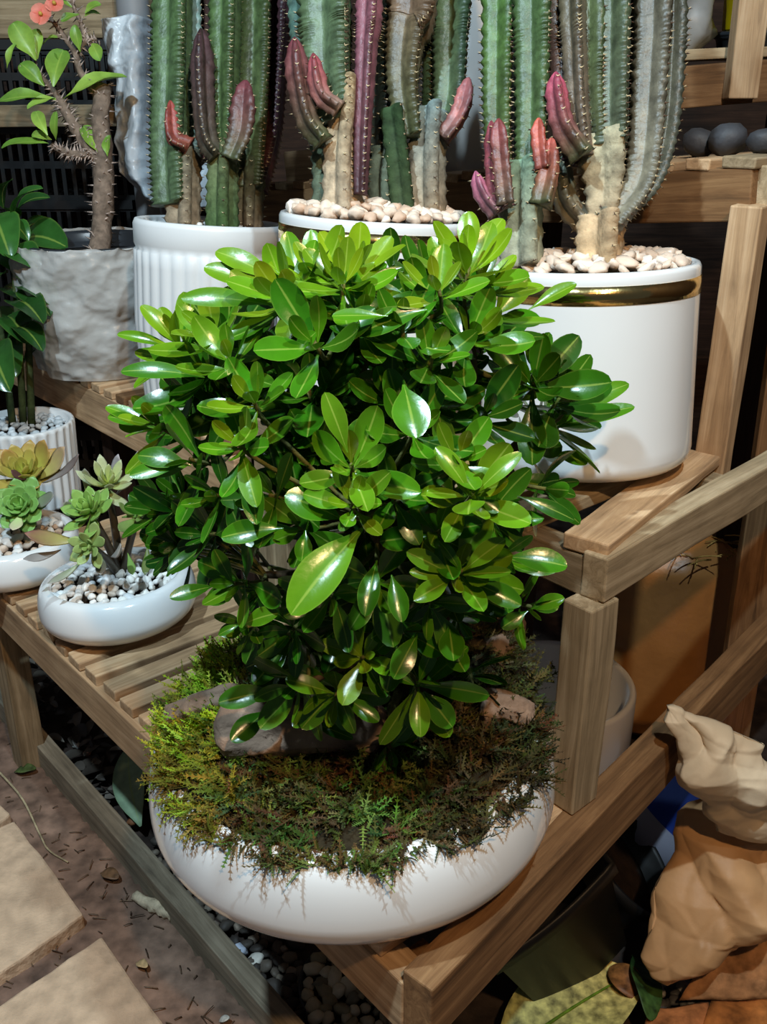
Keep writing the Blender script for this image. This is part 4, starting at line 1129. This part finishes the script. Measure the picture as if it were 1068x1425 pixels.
for zi in range(3):
    o = build('moss', mm[zi], MOSS, org=(BC.x, BC.y, ZR)); tag(o, LBL[zi], 'moss', None, 'stuff')
# humus body below the fronds
mb = MB(); vs = []; fs = []; NR, NT = 26, 80
for i in range(NR + 1):
    for k in range(NT):
        t = 2 * PI * k / NT; q = .1865 * (i / NR); x, y = BC.x + q * math.cos(t), BC.y + q * math.sin(t); vs.append((x, y, moss_h(x, y) - .006))
for i in range(NR):
    for k in range(NT):
        a = i * NT + k; b = i * NT + (k + 1) % NT; fs.append((a, a + NT, b + NT, b))
mb.add(vs, fs, lin('#2e2616'))
o = build('soil_mound', mb, BARKV, org=(BC.x, BC.y, ZR)); tag(o, 'dark peaty soil mound under the moss in the big bowl', 'soil', None, 'stuff')
BARK_L = plain('weathered_bark', '#86705f', .9, .15, nscale=30, namp=.5, bump=1.0, bscale=75)
def driftwood(pts, r0, r1, label, sq=1.0, col='#7d6a60'):
    mb = MB(); path = spline([V(p) for p in pts], 40); fr = frames(path); vs = []; fs = []; S = 40; ph = R.uniform(0, 40)
    for i, p in enumerate(path):
        u = i / 39; r = (r0 + (r1 - r0) * u) * min(1, .55 + 6 * u, .55 + 6 * (1 - u))
        for k in range(S):
            t = 2 * PI * k / S; d = fr[i][1] * math.cos(t) + fr[i][2] * math.sin(t) * sq
            g = noise.noise(V((math.cos(t) * 2 + ph, math.sin(t) * 2, u * 2))) * .28 + noise.noise(V((math.cos(t) * 9, math.sin(t) * 9 + ph, u * 3))) * .13 + noise.noise(V((math.cos(t) * 3, math.sin(t) * 3 + ph, u * 16))) * .07
            vs.append(p + d * r * (1 + g))
    for i in range(39):
        for k in range(S):
            a = i * S + k; b = i * S + (k + 1) % S; fs.append((a, b, b + S, a + S))
    fs += [tuple(reversed(range(S))), tuple(39 * S + k for k in range(S))]
    mb.add(vs, fs); o = build('driftwood', mb, BARK_L, org=path[0]); return tag(o, label, 'driftwood')
def mz(px, py, k=0):
    z = ZR + .03
    for _ in range(8):
        p = onz(px, py, z); z = moss_h(p.x, p.y) + k
    return onz(px, py, z)
driftwood([mz(305, 1020, .004), mz(370, 1012, .012), mz(450, 1008, .012), mz(535, 1012, .004)], .030, .026, 'reddish-brown driftwood log half buried across the front of the moss')
driftwood([mz(232, 1000, .0), mz(280, 982, .004), mz(335, 968, .0)], .012, .014, 'grey-brown driftwood splinter in the yellow-green moss at the left')
driftwood([mz(665, 985, -.004), mz(700, 985, .002), mz(735, 1000, -.004)], .020, .016, 'pale grey driftwood chunk at the right edge of the big bowl')
driftwood([mz(690, 905, .0), mz(712, 890, .006), mz(722, 860, .02)], .016, .009, 'dark brown driftwood stub at the right behind the moss')
# ------------------------------------------------------------------ crown-of-thorns in the bagged pot
tb = V((c4.x, c4.y, ZS + H4 - .02)); dT = 1.84
thorn = thing('thorny_shrub', tb, 'spiny stemmed shrub with coral flowers and pale green leaves, top left', 'shrub')
def T(px, py, dd=0): return at(px, py, dT + dd)
mb = MB()
for pts, r0, r1 in [([tb - V((.0, 0, .03)), T(141, 326), T(143, 280), T(144, 220), T(140, 170), T(143, 120)], .020, .017), ([T(143, 225), T(120, 200), T(100, 170), T(84, 140)], .014, .009),
                    ([T(130, 215), T(100, 215), T(72, 203)], .009, .006), ([T(141, 140), T(112, 100), T(105, 75), T(85, 45), T(70, 25)], .008, .0035), ([T(105, 75), T(120, 58), T(135, 55)], .005, .003), ([T(120, 58), T(112, 30), T(100, 0), T(100, -40)], .004, .003),
                    ([T(84, 140), T(60, 110), T(25, 95)], .006, .004)]:
    path = tube(mb, pts, r0, r1, 22, 10, lin('#7a6758'), rough=.3)
    fr = frames(path); n = len(path)
    for i, p in enumerate(path):
        r = r0 + (r1 - r0) * i / n
        for _ in range(5 if r0 > .008 else 2):
            t = R.uniform(0, 2 * PI); d = fr[i][1] * math.cos(t) + fr[i][2] * math.sin(t)
            b = p + d * r * .9 + fr[i][0] * R.uniform(-.004, .004); q = fr[i][0] * .0018; w_ = fr[i][0].cross(d) * .0018
            mb.add([b + q, b - q + w_, b - q - w_, b + d * R.uniform(.010, .020)], [(0, 1, 3), (1, 2, 3), (2, 0, 3)], lin('#b09a8c'), mat=0)
build('thorny_stem', mb, BARKV, thorn)
LT = [((50, 84), (18, 32), .5), ((62, 120), (28, 88), .5), ((74, 120), (88, 70), .5), ((88, 138), (176, 106), .3), ((78, 138), (-4, 142), .26), ((80, 136), (38, 152), .32), ((66, 188), (50, 155), .4), ((68, 200), (2, 206), .2), ((72, 195), (44, 188), .4),
      ((142, 218), (116, 176), .42), ((150, 218), (152, 188), .4), ((112, 72), (104, 34), .4), ((118, 22), (140, 20), .5), ((118, 18), (140, 5), .4), ((78, 195), (78, 155), .3), ((52, 82), (52, 40), .4), ((60, 62), (80, 52), .3), ((110, 20), (85, 30), .4), ((90, 92), (78, 72), .5), ((100, 10), (60, -10), .4), ((128, 60), (140, 85), .5), ((100, -5), (135, -25), .4), ((10, 96), (22, 60), .3)]
for (b, t, wr) in LT:
    mb = MB(); dd = R.uniform(-.04, .0); pb = T(b[0], b[1], dd); pt = T(t[0], t[1], dd + R.uniform(-.03, .03))
    c = mix(lin('#6f9632'), lin('#a3c050'), R.random()); leaf(mb, pb, pt, (TOCAM * .7 + UPV * .6 + V((R.uniform(-.4, .4), 0, 0))), (pt - pb).length * wr * 1.15, c, bend=.08, cup=.4, shape=1.3, wave=.07, tipcol=mix(c, lin('#4f8a3a'), .5))
    build('leaf', mb, LEAF2, thorn)
FLW = vcol('petal', .5, .3, 40, .1, transl=.25)
for (px, py, r) in [(57, 20, 15), (76, 5, 13), (66, -12, 12)]:
    mb = MB(); c = T(px, py, -.05); rr = r / FPX * dT
    for k in range(2):
        for sgn in (-1, 1):
            pass
    for k in range(4):
        a = k * PI / 2 + .5; d = (V((1, 0, 0)) * math.cos(a) + V((0, SP, CP)) * math.sin(a)); 
        leaf(mb, c, c + d * rr - TOCAM * 0 + TOCAM * .003, TOCAM, rr * 1.25, lin('#e8705a'), bend=-.15, cup=.2, shape=1.5, nu=6, tipcol=lin('#f0a08c'))
    o = build('flower', mb, FLW, thorn); mb = MB(); tube(mb, [c, c + TOCAM * .006], .004, .003, 3, 8, lin('#d8b050')); build('flower_centre', mb, FLW, o); o['label'] = 'coral pink flower'

# ------------------------------------------------------------------ dark leafy plant, far left
tb = V((c3.x, c3.y, ZL + H3 - .01)); dP = 1.74
pth = thing('dark_leafed_plant', tb, 'dark glossy drooping-leaved plant in the short ribbed planter at far left', 'plant')
def Pp(px, py, dd=0): return at(px, py, dP + dd)
mb = MB()
for pts in ([V(tb), Pp(25, 450), Pp(20, 380), Pp(15, 300)], [V(tb) + V((.015, 0, 0)), Pp(40, 430), Pp(55, 370)], [V(tb) - V((.02, 0, 0)), Pp(0, 450), Pp(-20, 360)]):
    tube(mb, pts, .007, .004, 12, 7, lin('#3f4a2a'))
build('stem', mb, BARKV, pth)
DL = [((20, 305), (60, 262), .3), ((22, 300), (70, 275), .2), ((15, 310), (40, 335), .55), ((30, 340), (95, 345), .5), ((40, 360), (92, 352), .6), ((30, 380), (85, 400), .5), ((25, 400), (78, 425), .5), ((20, 420), (60, 450), .5), ((35, 440), (110, 402), .28), ((10, 380), (-20, 420), .5), ((0, 340), (30, 380), .5), ((-10, 300), (15, 360), .5),
      ((10, 440), (40, 480), .5), ((0, 460), (22, 525), .45), ((20, 455), (60, 490), .4), ((30, 510), (135, 452), .2), ((5, 290), (18, 250), .4), ((-5, 310), (-15, 265), .4), ((28, 330), (72, 310), .4), ((45, 385), (98, 372), .5), ((12, 350), (55, 375), .6), ((5, 400), (45, 425), .6), ((-10, 430), (20, 470), .6), ((-10, 480), (15, 545), .5), ((15, 480), (60, 465), .3), ((22, 310), (10, 290), .4), ((0, 500), (32, 500), .5), ((40, 400), (70, 440), .5), ((25, 355), (62, 325), .5)]
for (b, t, wr) in DL:
    mb = MB(); dd = R.uniform(-.08, .05); pb = Pp(b[0], b[1], dd + .03); pt = Pp(t[0], t[1], dd + R.uniform(-.04, .02))
    c = mix(lin('#1d3d1a'), lin('#386a2a'), R.random()); leaf(mb, pb, pt, (TOCAM * .5 + UPV * .8 + V((R.uniform(-.4, .4), 0, 0))), max(.03, (pt - pb).length * wr * 1.2), c, bend=.16, cup=.35, shape=.85, wave=.02)
    build('leaf', mb, LEAF, pth)

# ------------------------------------------------------------------ succulents
def succulent(base, label, heads, singles):
    t = thing('rosette_succulent', base, label, 'succulent')
    for (px, py, d, ax, n, lp, c0, c1, wr) in heads:
        p = at(px, py, d); a = V(ax).normalized(); x = a.orthogonal().normalized(); y = a.cross(x); mb = MB(); L = lp / FPX * d
        for i in range(n):
            u = (i + .5) / n; tt = i * 2.39996; el = math.radians(12 + 74 * u)
            dr = a * math.cos(el) + (x * math.cos(tt) + y * math.sin(tt)) * math.sin(el)
            nr = a * math.sin(el) - (x * math.cos(tt) + y * math.sin(tt)) * math.cos(el)
            l = L * (.35 + .65 * u ** .7) * R.uniform(.9, 1.1)
            cc = mix(c0, c1, u * .9); fleshy(mb, p + a * (.012 * (1 - u)), p + a * (.012 * (1 - u)) + dr * l, nr, l * wr, .0045, mix(c0, cc, .4), mix(cc, c1, .5))
        tube(mb, [p + a * .004, p.lerp(V(base), .5) + V((0, .012, 0)), V(base) + V((0, .012, 0))], .0055, .006, 6, 8, lin('#4a4234'), rough=.3)
        build('leaf_rosette', mb, FLESH, t)
    for (b, tp, d, wr, c0, c1) in singles:
        mb = MB(); pb = at(b[0], b[1], d + .01); pt = at(tp[0], tp[1], d - .015); fleshy(mb, pb, pt, TOCAM * .6 + UPV * .6, (pt - pb).length * wr, .005, c0, c1)
        build('leaf', mb, FLESH, t)
    return t
gN, gY, pR, oR, gr = lin('#7ea04a'), lin('#a8b84a'), lin('#6a3f44'), lin('#b07a4a'), lin('#8a8580')
succulent(b1c + V((0, 0, .062)), 'green rosette succulent with orange-brown upper leaves, left edge above the pebbles',
  [(30, 705, 1.50, (.1, -.75, .55), 26, 44, lin('#8fc060'), lin('#6f9a52'), .62), (35, 665, 1.54, (.1, -.5, .8), 22, 58, gY, oR, .5)],
  [((52, 668), (90, 622), 1.52, .45, lin('#a8a850'), lin('#b5907a')), ((45, 665), (62, 612), 1.53, .5, gY, oR), ((60, 672), (110, 632), 1.51, .2, gr, lin('#6a5550')), ((30, 665), (5, 625), 1.53, .5, gY, oR), ((40, 668), (15, 655), 1.50, .45, lin('#4a3030'), lin('#5a3a3a')), ((38, 700), (75, 690), 1.49, .5, lin('#5f7a4a'), gr), ((28, 715), (18, 738), 1.47, .6, lin('#a8c878'), lin('#c9b8a0'))])
succulent(b2c + V((0, .0, .066)), 'loose succulent with a purple edged paddle leaf, standing in the pebble-filled small bowl',
  [(128, 715, 1.33, (-.3, -.5, .8), 22, 46, lin('#86b04a'), lin('#7a9a50'), .5), (150, 680, 1.38, (.2, -.35, .9), 18, 56, gY, lin('#a8a89a'), .34), (190, 720, 1.36, (.5, -.3, .7), 14, 50, gN, lin('#6a7a4a'), .36), (128, 760, 1.31, (-.1, -.8, .3), 14, 36, lin('#7a9a4a'), lin('#9aa86a'), .5)],
  [((112, 752), (34, 742), 1.31, .34, lin('#a0a050'), lin('#7a4048')), ((85, 765), (32, 778), 1.32, .3, gr, gr), ((115, 780), (66, 812), 1.30, .22, lin('#8a9a70'), gr), ((145, 685), (165, 632), 1.40, .3, gr, lin('#b5aeb0')), ((160, 690), (192, 628), 1.41, .2, gr, lin('#a09898')), ((120, 690), (118, 652), 1.38, .36, gY, gr), ((178, 770), (185, 800), 1.34, .3, gN, lin('#6f8a4a')), ((205, 760), (202, 800), 1.34, .3, lin('#6f7a3a'), lin('#5f6a3a')), ((105, 720), (88, 700), 1.34, .6, gN, gr), ((155, 775), (168, 760), 1.30, .6, gr, lin('#c9b8a8')), ((170, 720), (215, 700), 1.35, .3, gN, gN), ((140, 770), (140, 800), 1.32, .4, lin('#5f6a4a'), gr)])

# ------------------------------------------------------------------ white plastic sheet hanging upper left
def sheet(name, quad, nu, nv, mat, label, cat, amp, thick=.0015, kz=1.0, edge=.01, seed=0):
    """crumpled sheet over an outline: quad(u) -> (left, right) 3D points for u in 0..1 downwards"""
    mb = MB(); vs = []; fs = []
    for i in range(nu + 1):
        u = i / nu; a, b = quad(u); dirx = (b - a)
        for k in range(nv + 1):
            v = k / nv; p = a + dirx * v
            q = V((p.x, p.z, seed)) * kz
            out = creases(q, 1.1) * amp + crumple(q) * amp * .3 + amp * .5 * math.sin(v * 9 + u * 4 + seed)
            vs.append(p + V((noise.noise(q * 12) * edge, -out - amp * 2.2 * math.sin(PI * v), noise.noise(q * 12 + V((7, 7, 7))) * edge)))
    for i in range(nu):
        for k in range(nv):
            a = i * (nv + 1) + k; fs.append((a, a + 1, a + nv + 2, a + nv + 1))
    mb.add(vs, fs); o = build(name, mb, mat, org=vs[0], solid=thick); return tag(o, label, cat)
def poly_quad(rows, d):
    """rows: (py, x left, x right[, extra depth])"""
    P = [(at(r[1], r[0], d + (r[3] if len(r) > 3 else 0)), at(r[2], r[0], d + (r[3] if len(r) > 3 else 0))) for r in rows]
    def f(u):
        t = u * (len(P) - 1); k = min(int(t), len(P) - 2); w = t - k
        return P[k][0].lerp(P[k + 1][0], w), P[k][1].lerp(P[k + 1][1], w)
    return f
sheet('plastic_sheet', poly_quad([(26, 142, 215), (60, 146, 222), (100, 158, 222), (150, 165, 228), (200, 163, 234), (240, 166, 240), (275, 205, 246)], 1.98), 90, 60, WHITEBAG, 'crumpled white plastic sheet hanging behind the leftmost cactus', 'plastic sheet', .034, kz=1.9)
sheet('plastic_scrap', poly_quad([(212, 300, 322), (250, 268, 326), (285, 275, 320)], 1.80), 40, 40, WHITEBAG, 'small white plastic scrap showing between the stems in the tall ribbed pot', 'plastic scrap', .012, kz=1.2)
p0 = at(188, 40, 2.1); mb = MB(); tube(mb, [V((p0.x, p0.y, .0)), V((p0.x, p0.y, 1.75))], .035, .035, 6, 24, (1, 1, 1))
tag(build('pipe', mb, plain('grey_pipe', '#8f8f90', .5, nscale=8, namp=.15), org=(p0.x, p0.y, 0)), 'grey upright pipe behind the white plastic sheet, upper left', 'pipe')

# ------------------------------------------------------------------ crumpled kraft paper bag
KRAFT = vcol('kraft_paper', .5, .35, 22, .12, bump=.25, bscale=60, transl=.12)
def paper(rows, d, name, parent, amp, seed, colr, nu=70, nv=80, kz=1.0):
    P = [(at(r[1], r[0], d + r[3]), at(r[2], r[0], d + r[3])) for r in rows]
    mb = MB(); vs = []; fs = []; cl = []
    for i in range(nu + 1):
        t = i / nu * (len(P) - 1); k = min(int(t), len(P) - 2); w = t - k
        a = P[k][0].lerp(P[k + 1][0], w); b = P[k][1].lerp(P[k + 1][1], w); c = (a + b) / 2; ax = (b - a) / 2
        for j in range(nv):
            th = 2 * PI * j / nv; q = c + ax * math.cos(th); dep = .42 * ax.length * math.sin(th)
            fw = V((0, -CP, SP * .3)).normalized()
            p = q + fw * dep
            g = p * kz + V((seed, 0, 0))
            f = folds(g) * .9 - creases(g, .8) * .16 + .12 * abs(noise.noise(g * 32))
            rad = (p - c); rad = rad.normalized() if rad.length > 1e-5 else fw
            p = p + rad * (-f * amp) + fw * (noise.noise(g * 5) * amp * .8) * (1 if math.sin(th) > 0 else .3)
            vs.append(p); cl.append(colr)
    for i in range(nu):
        for j in range(nv):
            a = i * nv + j; b = i * nv + (j + 1) % nv; fs.append((a, b, b + nv, a + nv))
    fs += [tuple(reversed(range(nv))), tuple(nu * nv + j for j in range(nv))]
    mb.add(vs, fs, cl)
    return build(name, mb, KRAFT, parent)
kb = onz(985, 1370, 0.0)
bag = thing('paper_bag', kb, 'crumpled brown paper bag with a torn top coloured paler for lamp light, lower right corner', 'paper bag')
KC, KC_LIT = lin('#c79a6c'), lin('#d9c2a2')  # top paler than the body: whiter lamp light painted into its colour
paper([(1120, 960, 1075, .05), (1150, 948, 1100, .03), (1200, 938, 1125, .02), (1240, 925, 1140, .01), (1290, 905, 1075, .0), (1330, 900, 985, .0), (1352, 912, 945, .0), (1368, 926, 930, .0)], 1.27, 'bag_body', bag, .030, 3, KC, nu=150, nv=150)
o = paper([(980, 926, 938, -.05), (1000, 924, 985, -.05), (1040, 934, 1062, -.04), (1075, 944, 1085, -.03), (1105, 965, 1100, -.01), (1135, 985, 1110, .03), (1160, 1000, 1110, .06)], 1.18, 'crumpled_top', bag, .028, 8, KC_LIT, nu=120, nv=140, kz=1.2)
o['label'] = 'flared top of the bag, whiter light put into its colour'

# ------------------------------------------------------------------ litter at the lower right
def flat_leaf(name, b, t, z, nrm, wr, c, tc, label, cat, mat, shape=1.2, bend=.12, thick=.0012, wave=.03):
    mb = MB(); pb = onz(b[0], b[1], z); pt = onz(t[0], t[1], z + .01); leaf(mb, pb, pt, nrm, (pt - pb).length * wr, c, bend=bend, cup=.2, shape=shape, nu=20, tipcol=tc, wave=wave)
    o = build(name, mb, mat, org=pb, solid=thick); return tag(o, label, cat)
VARI = vcol('yellowing_leaf', .5, .35, 75, .7, veins=False, transl=.1)
t = thing('fallen_leaf', onz(690, 1470, .03), 'big yellow fallen leaf with a green midrib at the bottom edge', 'leaf')
mb = MB(); pb, pt = onz(690, 1480, .01), onz(886, 1355, .02); leaf(mb, pb, pt, V((-.2, -.3, 1)), .125, lin('#a5a868'), bend=.06, cup=.3, shape=.9, nu=24, tipcol=lin('#dcc070'), wave=.03); build('blade', mb, VARI, t)
mb = MB(); tube(mb, [pb + V((0, 0, .006)), pb.lerp(pt, .5) + V((0, -.002, .0165)), pt.lerp(pb, .03) + V((0, 0, .008))], .003, .0012, 16, 6, lin('#5f7a20')); build('midrib', mb, BARKV, t)
flat_leaf('fallen_leaf', (900, 1400), (850, 1345), .03, V((0, -.3, 1)), .6, lin('#7a4a26'), lin('#9a6a3a'), 'small orange-brown dry leaf behind the big yellow leaf', 'leaf', VARI)
flat_leaf('fallen_leaf', (880, 1330), (905, 1420), .03, V((.3, -.3, 1)), .4, lin('#2f4a20'), lin('#3f5a2a'), 'dark green leaf edge between the big yellow leaf and the paper bag', 'leaf', VARI)
# brown cardboard / dry sheath pieces
def slabpiece(pts, z0, zs, label, col, th=.006, nm='cardboard_piece'):
    mb = MB(); top = [onz(x, y, z0 + dz) for (x, y), dz in zip(pts, zs)]
    c = sum(top, V((0, 0, 0))) / len(top); n = 18; vs = []; fs = []
    ring = []
    for i in range(len(top)):
        a, b = top[i], top[(i + 1) % len(top)]
        for k in range(8): ring.append(a.lerp(b, k / 8))
    m = len(ring); K = 9
    for j in range(1, K + 1):
        for p in ring:
            q = c.lerp(p, j / K); q = q + V((0, 0, noise.noise(q * 22) * .006 + .012 * (1 - (j / K) ** 2))); vs.append(q)
    vs.append(c + V((0, 0, .013)))
    for j in range(K - 1):
        for i in range(m):
            a = j * m + i; b = j * m + (i + 1) % m; fs.append((a, a + m, b + m, b))
    for i in range(m): fs.append((K * m, i, (i + 1) % m))
    mb.add(vs, fs, col); o = build(nm, mb, vcol('card_' + nm + str(len(bpy.data.materials)), .85, .15, 38, .6, bump=.6, bscale=70), org=c, solid=th)
    return tag(o, label, 'cardboard')
slabpiece([(1012, 1292), (1130, 1300), (1130, 1390), (945, 1392)], .03, [.07, .07, .0, .0], 'stained brown cardboard flap sloping down behind the paper bag', lin('#a87850'))
slabpiece([(990, 1398), (1130, 1390), (1130, 1480), (960, 1480)], .02, [.02, .02, .0, .0], 'flat orange-brown cardboard in the bottom right corner', lin('#9a5c2c'))
slabpiece([(905, 1405), (985, 1400), (990, 1470), (885, 1470)], .02, [.015, .015, .0, .0], 'small reddish-brown cardboard scrap right of the big yellow leaf', lin('#a8683c'))
# pebbles and gravel under the stand
DG_ = [lin('#6b6a68'), lin('#4d4c4b'), lin('#8a8680'), lin('#3f3e3d')]
sp_ = []
for _ in range(400):
    if len(sp_) >= 26: break
    p = onz(R.uniform(915, 985), R.uniform(1340, 1400), .008)
    if all((p - q).length > .011 for q in sp_): sp_.append(p)
pebbles('dark_pebble', 'one of the dark grey pebbles on the ground just under the paper bag tip', 'pebble', 'dark pebbles under the paper bag', sp_, .008, DG_)
def gspots(x0, x1, y0, y1, n, md, cond, z):
    out = []
    for _ in range(n * 40):
        if len(out) >= n: break
        p = onz(R.uniform(x0, x1), R.uniform(y0, y1), z)
        if cond(p) and all((p - q).length > md for q in out): out.append(p)
    return out
GV = [lin('#5f564c'), lin('#7a7062'), lin('#453f39'), lin('#96897a'), lin('#3a3531')]
pebbles('ring_gravel', 'pale gravel stone inside the dark pot ring under the front corner', 'gravel stone', 'gravel in the dark pot ring',
        [p for p in disc_spots(onz(505, 1392, 0), .078, lambda x, y, q: .022 + R.uniform(0, .004), 70, .014)], .0095, [lin('#b5a88c'), lin('#8f8468'), lin('#cfc4a8'), lin('#77705c')], amp=.5, name='gravel_stone')
pebbles('bed_gravel', 'small stone in the gravel bed between edging board and big bowl', 'gravel stone', 'gravel beside the edging board',
        gspots(215, 420, 1120, 1425, 150, .0105, lambda p: side(p.x, p.y) < -.03 and side(p.x, p.y) > -.14, -.012), .0085, GV, amp=.5, name='gravel_stone')
W2 = [lin('#e6e4de')]
for (px, py, r, lb, c) in [(335, 1322, .011, 'bluish-white plastic chip in the gravel left of the stand corner', '#cdd8ea'), (356, 1336, .011, 'square white stone chip in the gravel left of the stand corner', '#e0dcd0'), (58, 954, .008, 'little white stone under the lower shelf near the left leg', '#dcdcd8'), (106, 1036, .008, 'white stone in the dark gutter below the slatted shelf', '#d8d4cc'), (122, 1048, .008, 'pinkish stone in the dark gutter below the slatted shelf', '#d0a088'), (186, 1142, .010, 'rusty brown stone beside the pale green leaf', '#8a5a3a'), (88, 1086, .006, 'tiny pink stone on the soil path at the edging board', '#c08a70')]:
    zz = .002 if 'path' in lb else -.012
    me = stone_mesh('chip_single', r, px, STONE, 1.3, 1, .7, lin(c), .5); o = bpy.data.objects.new('stone_chip', me); COL.objects.link(o); o.location = onz(px, py, zz); o.rotation_euler = (.3, .2, px); tag(o, lb, 'stone')
# dead leaves in the gutter
mb = MB()
for i in range(230):
    p = onz(R.uniform(20, 215), R.uniform(915, 1130), -.012)
    if not (-.34 < side(p.x, p.y) < -.03): continue
    a = R.uniform(0, 6.28); d = V((math.cos(a), math.sin(a), R.uniform(-.1, .3))).normalized() * R.uniform(.02, .055)
    c = mix(lin('#3a342e'), lin('#8a8074'), R.random() ** 2); leaf(mb, p, p + d, V((R.uniform(-.6, .6), R.uniform(-.6, .6), 1)), d.length * R.uniform(.3, .6), c, bend=.1, cup=.3, shape=1.1, nu=5)
o = build('leaf_litter', mb, FLESH, org=onz(100, 1000, -.01)); tag(o, 'dark dead leaf litter in the gutter under the slatted shelf', 'leaf litter', None, 'stuff')
mb = MB()
pb, pt = onz(196, 1150, .0), onz(180, 1040, .03); leaf(mb, pb, pt, TOCAM, .062, lin('#a8c4a0'), bend=.08, cup=.2, shape=1.0, nu=16, tipcol=lin('#98b890'))
tag(build('fallen_leaf', mb, LEAF2, org=pb, solid=.001), 'rounded pale green leaf in the gutter left of the big bowl', 'leaf')
# soil path: twig, bone-like root, scraps
mb = MB(); tube(mb, [onz(-5, 1070, .008), onz(30, 1110, .012), onz(55, 1160, .01), onz(68, 1183, .008), onz(95, 1200, .007)], .0022, .0014, 20, 6, lin('#a89878')); 
tag(build('twig', mb, BARKV, org=onz(30, 1110, .008)), 'long thin pale twig bent across the soil path', 'twig')
mb = MB(); tube(mb, [onz(188, 1246, .010), onz(205, 1256, .012), onz(225, 1265, .012), onz(242, 1274, .010)], .0075, .0105, 18, 12, lin('#bfae92'), rough=.5)
tag(build('root_piece', mb, BARKV, org=onz(188, 1246, .01)), 'pale bone-like root piece lying on the soil path', 'root')
for (b, t, lb, c) in [((140, 1215), (165, 1222), 'brown curled dry leaf on the soil path above the bone-like root', '#6a5038'), ((20, 1075), (50, 1070), 'dark green moss scrap on the soil path near the twig', '#4a5a30'), ((190, 1340), (205, 1346), 'cream leaf scrap on the soil path near the bottom', '#b09870'), ((305, 1422), (320, 1416), 'white scrap by the edging board at the bottom edge', '#b8b8b0'), ((0, 990), (30, 985), 'dark dead leaf on the soil path at the left edge', '#3a3026')]:
    flat_leaf('leaf_scrap', b, t, .008, V((.1, -.2, 1)), .5, lin(c), lin(c), lb, 'leaf scrap', VARI)
mb = MB()
for i in range(260):
    p = onz(R.uniform(0, 330), R.uniform(990, 1425), .006)
    if side(p.x, p.y) < .03: continue
    a = R.uniform(0, 6.28); d = V((math.cos(a), math.sin(a), R.uniform(0, .2))) * R.uniform(.006, .022); tube(mb, [p, p + d * .5 + V((0, 0, .001)), p + d], .0011, .0007, 3, 4, mix(lin('#3a2c22'), lin('#7a6450'), R.random()))
o = build('soil_crumbs', mb, BARKV, org=onz(150, 1250, .004)); tag(o, 'dark crumbs and root fibres scattered over the soil path', 'crumbs', None, 'stuff')

# scratch values are not part of the scene
for o in bpy.data.objects:
    if '_o' in o: del o['_o']
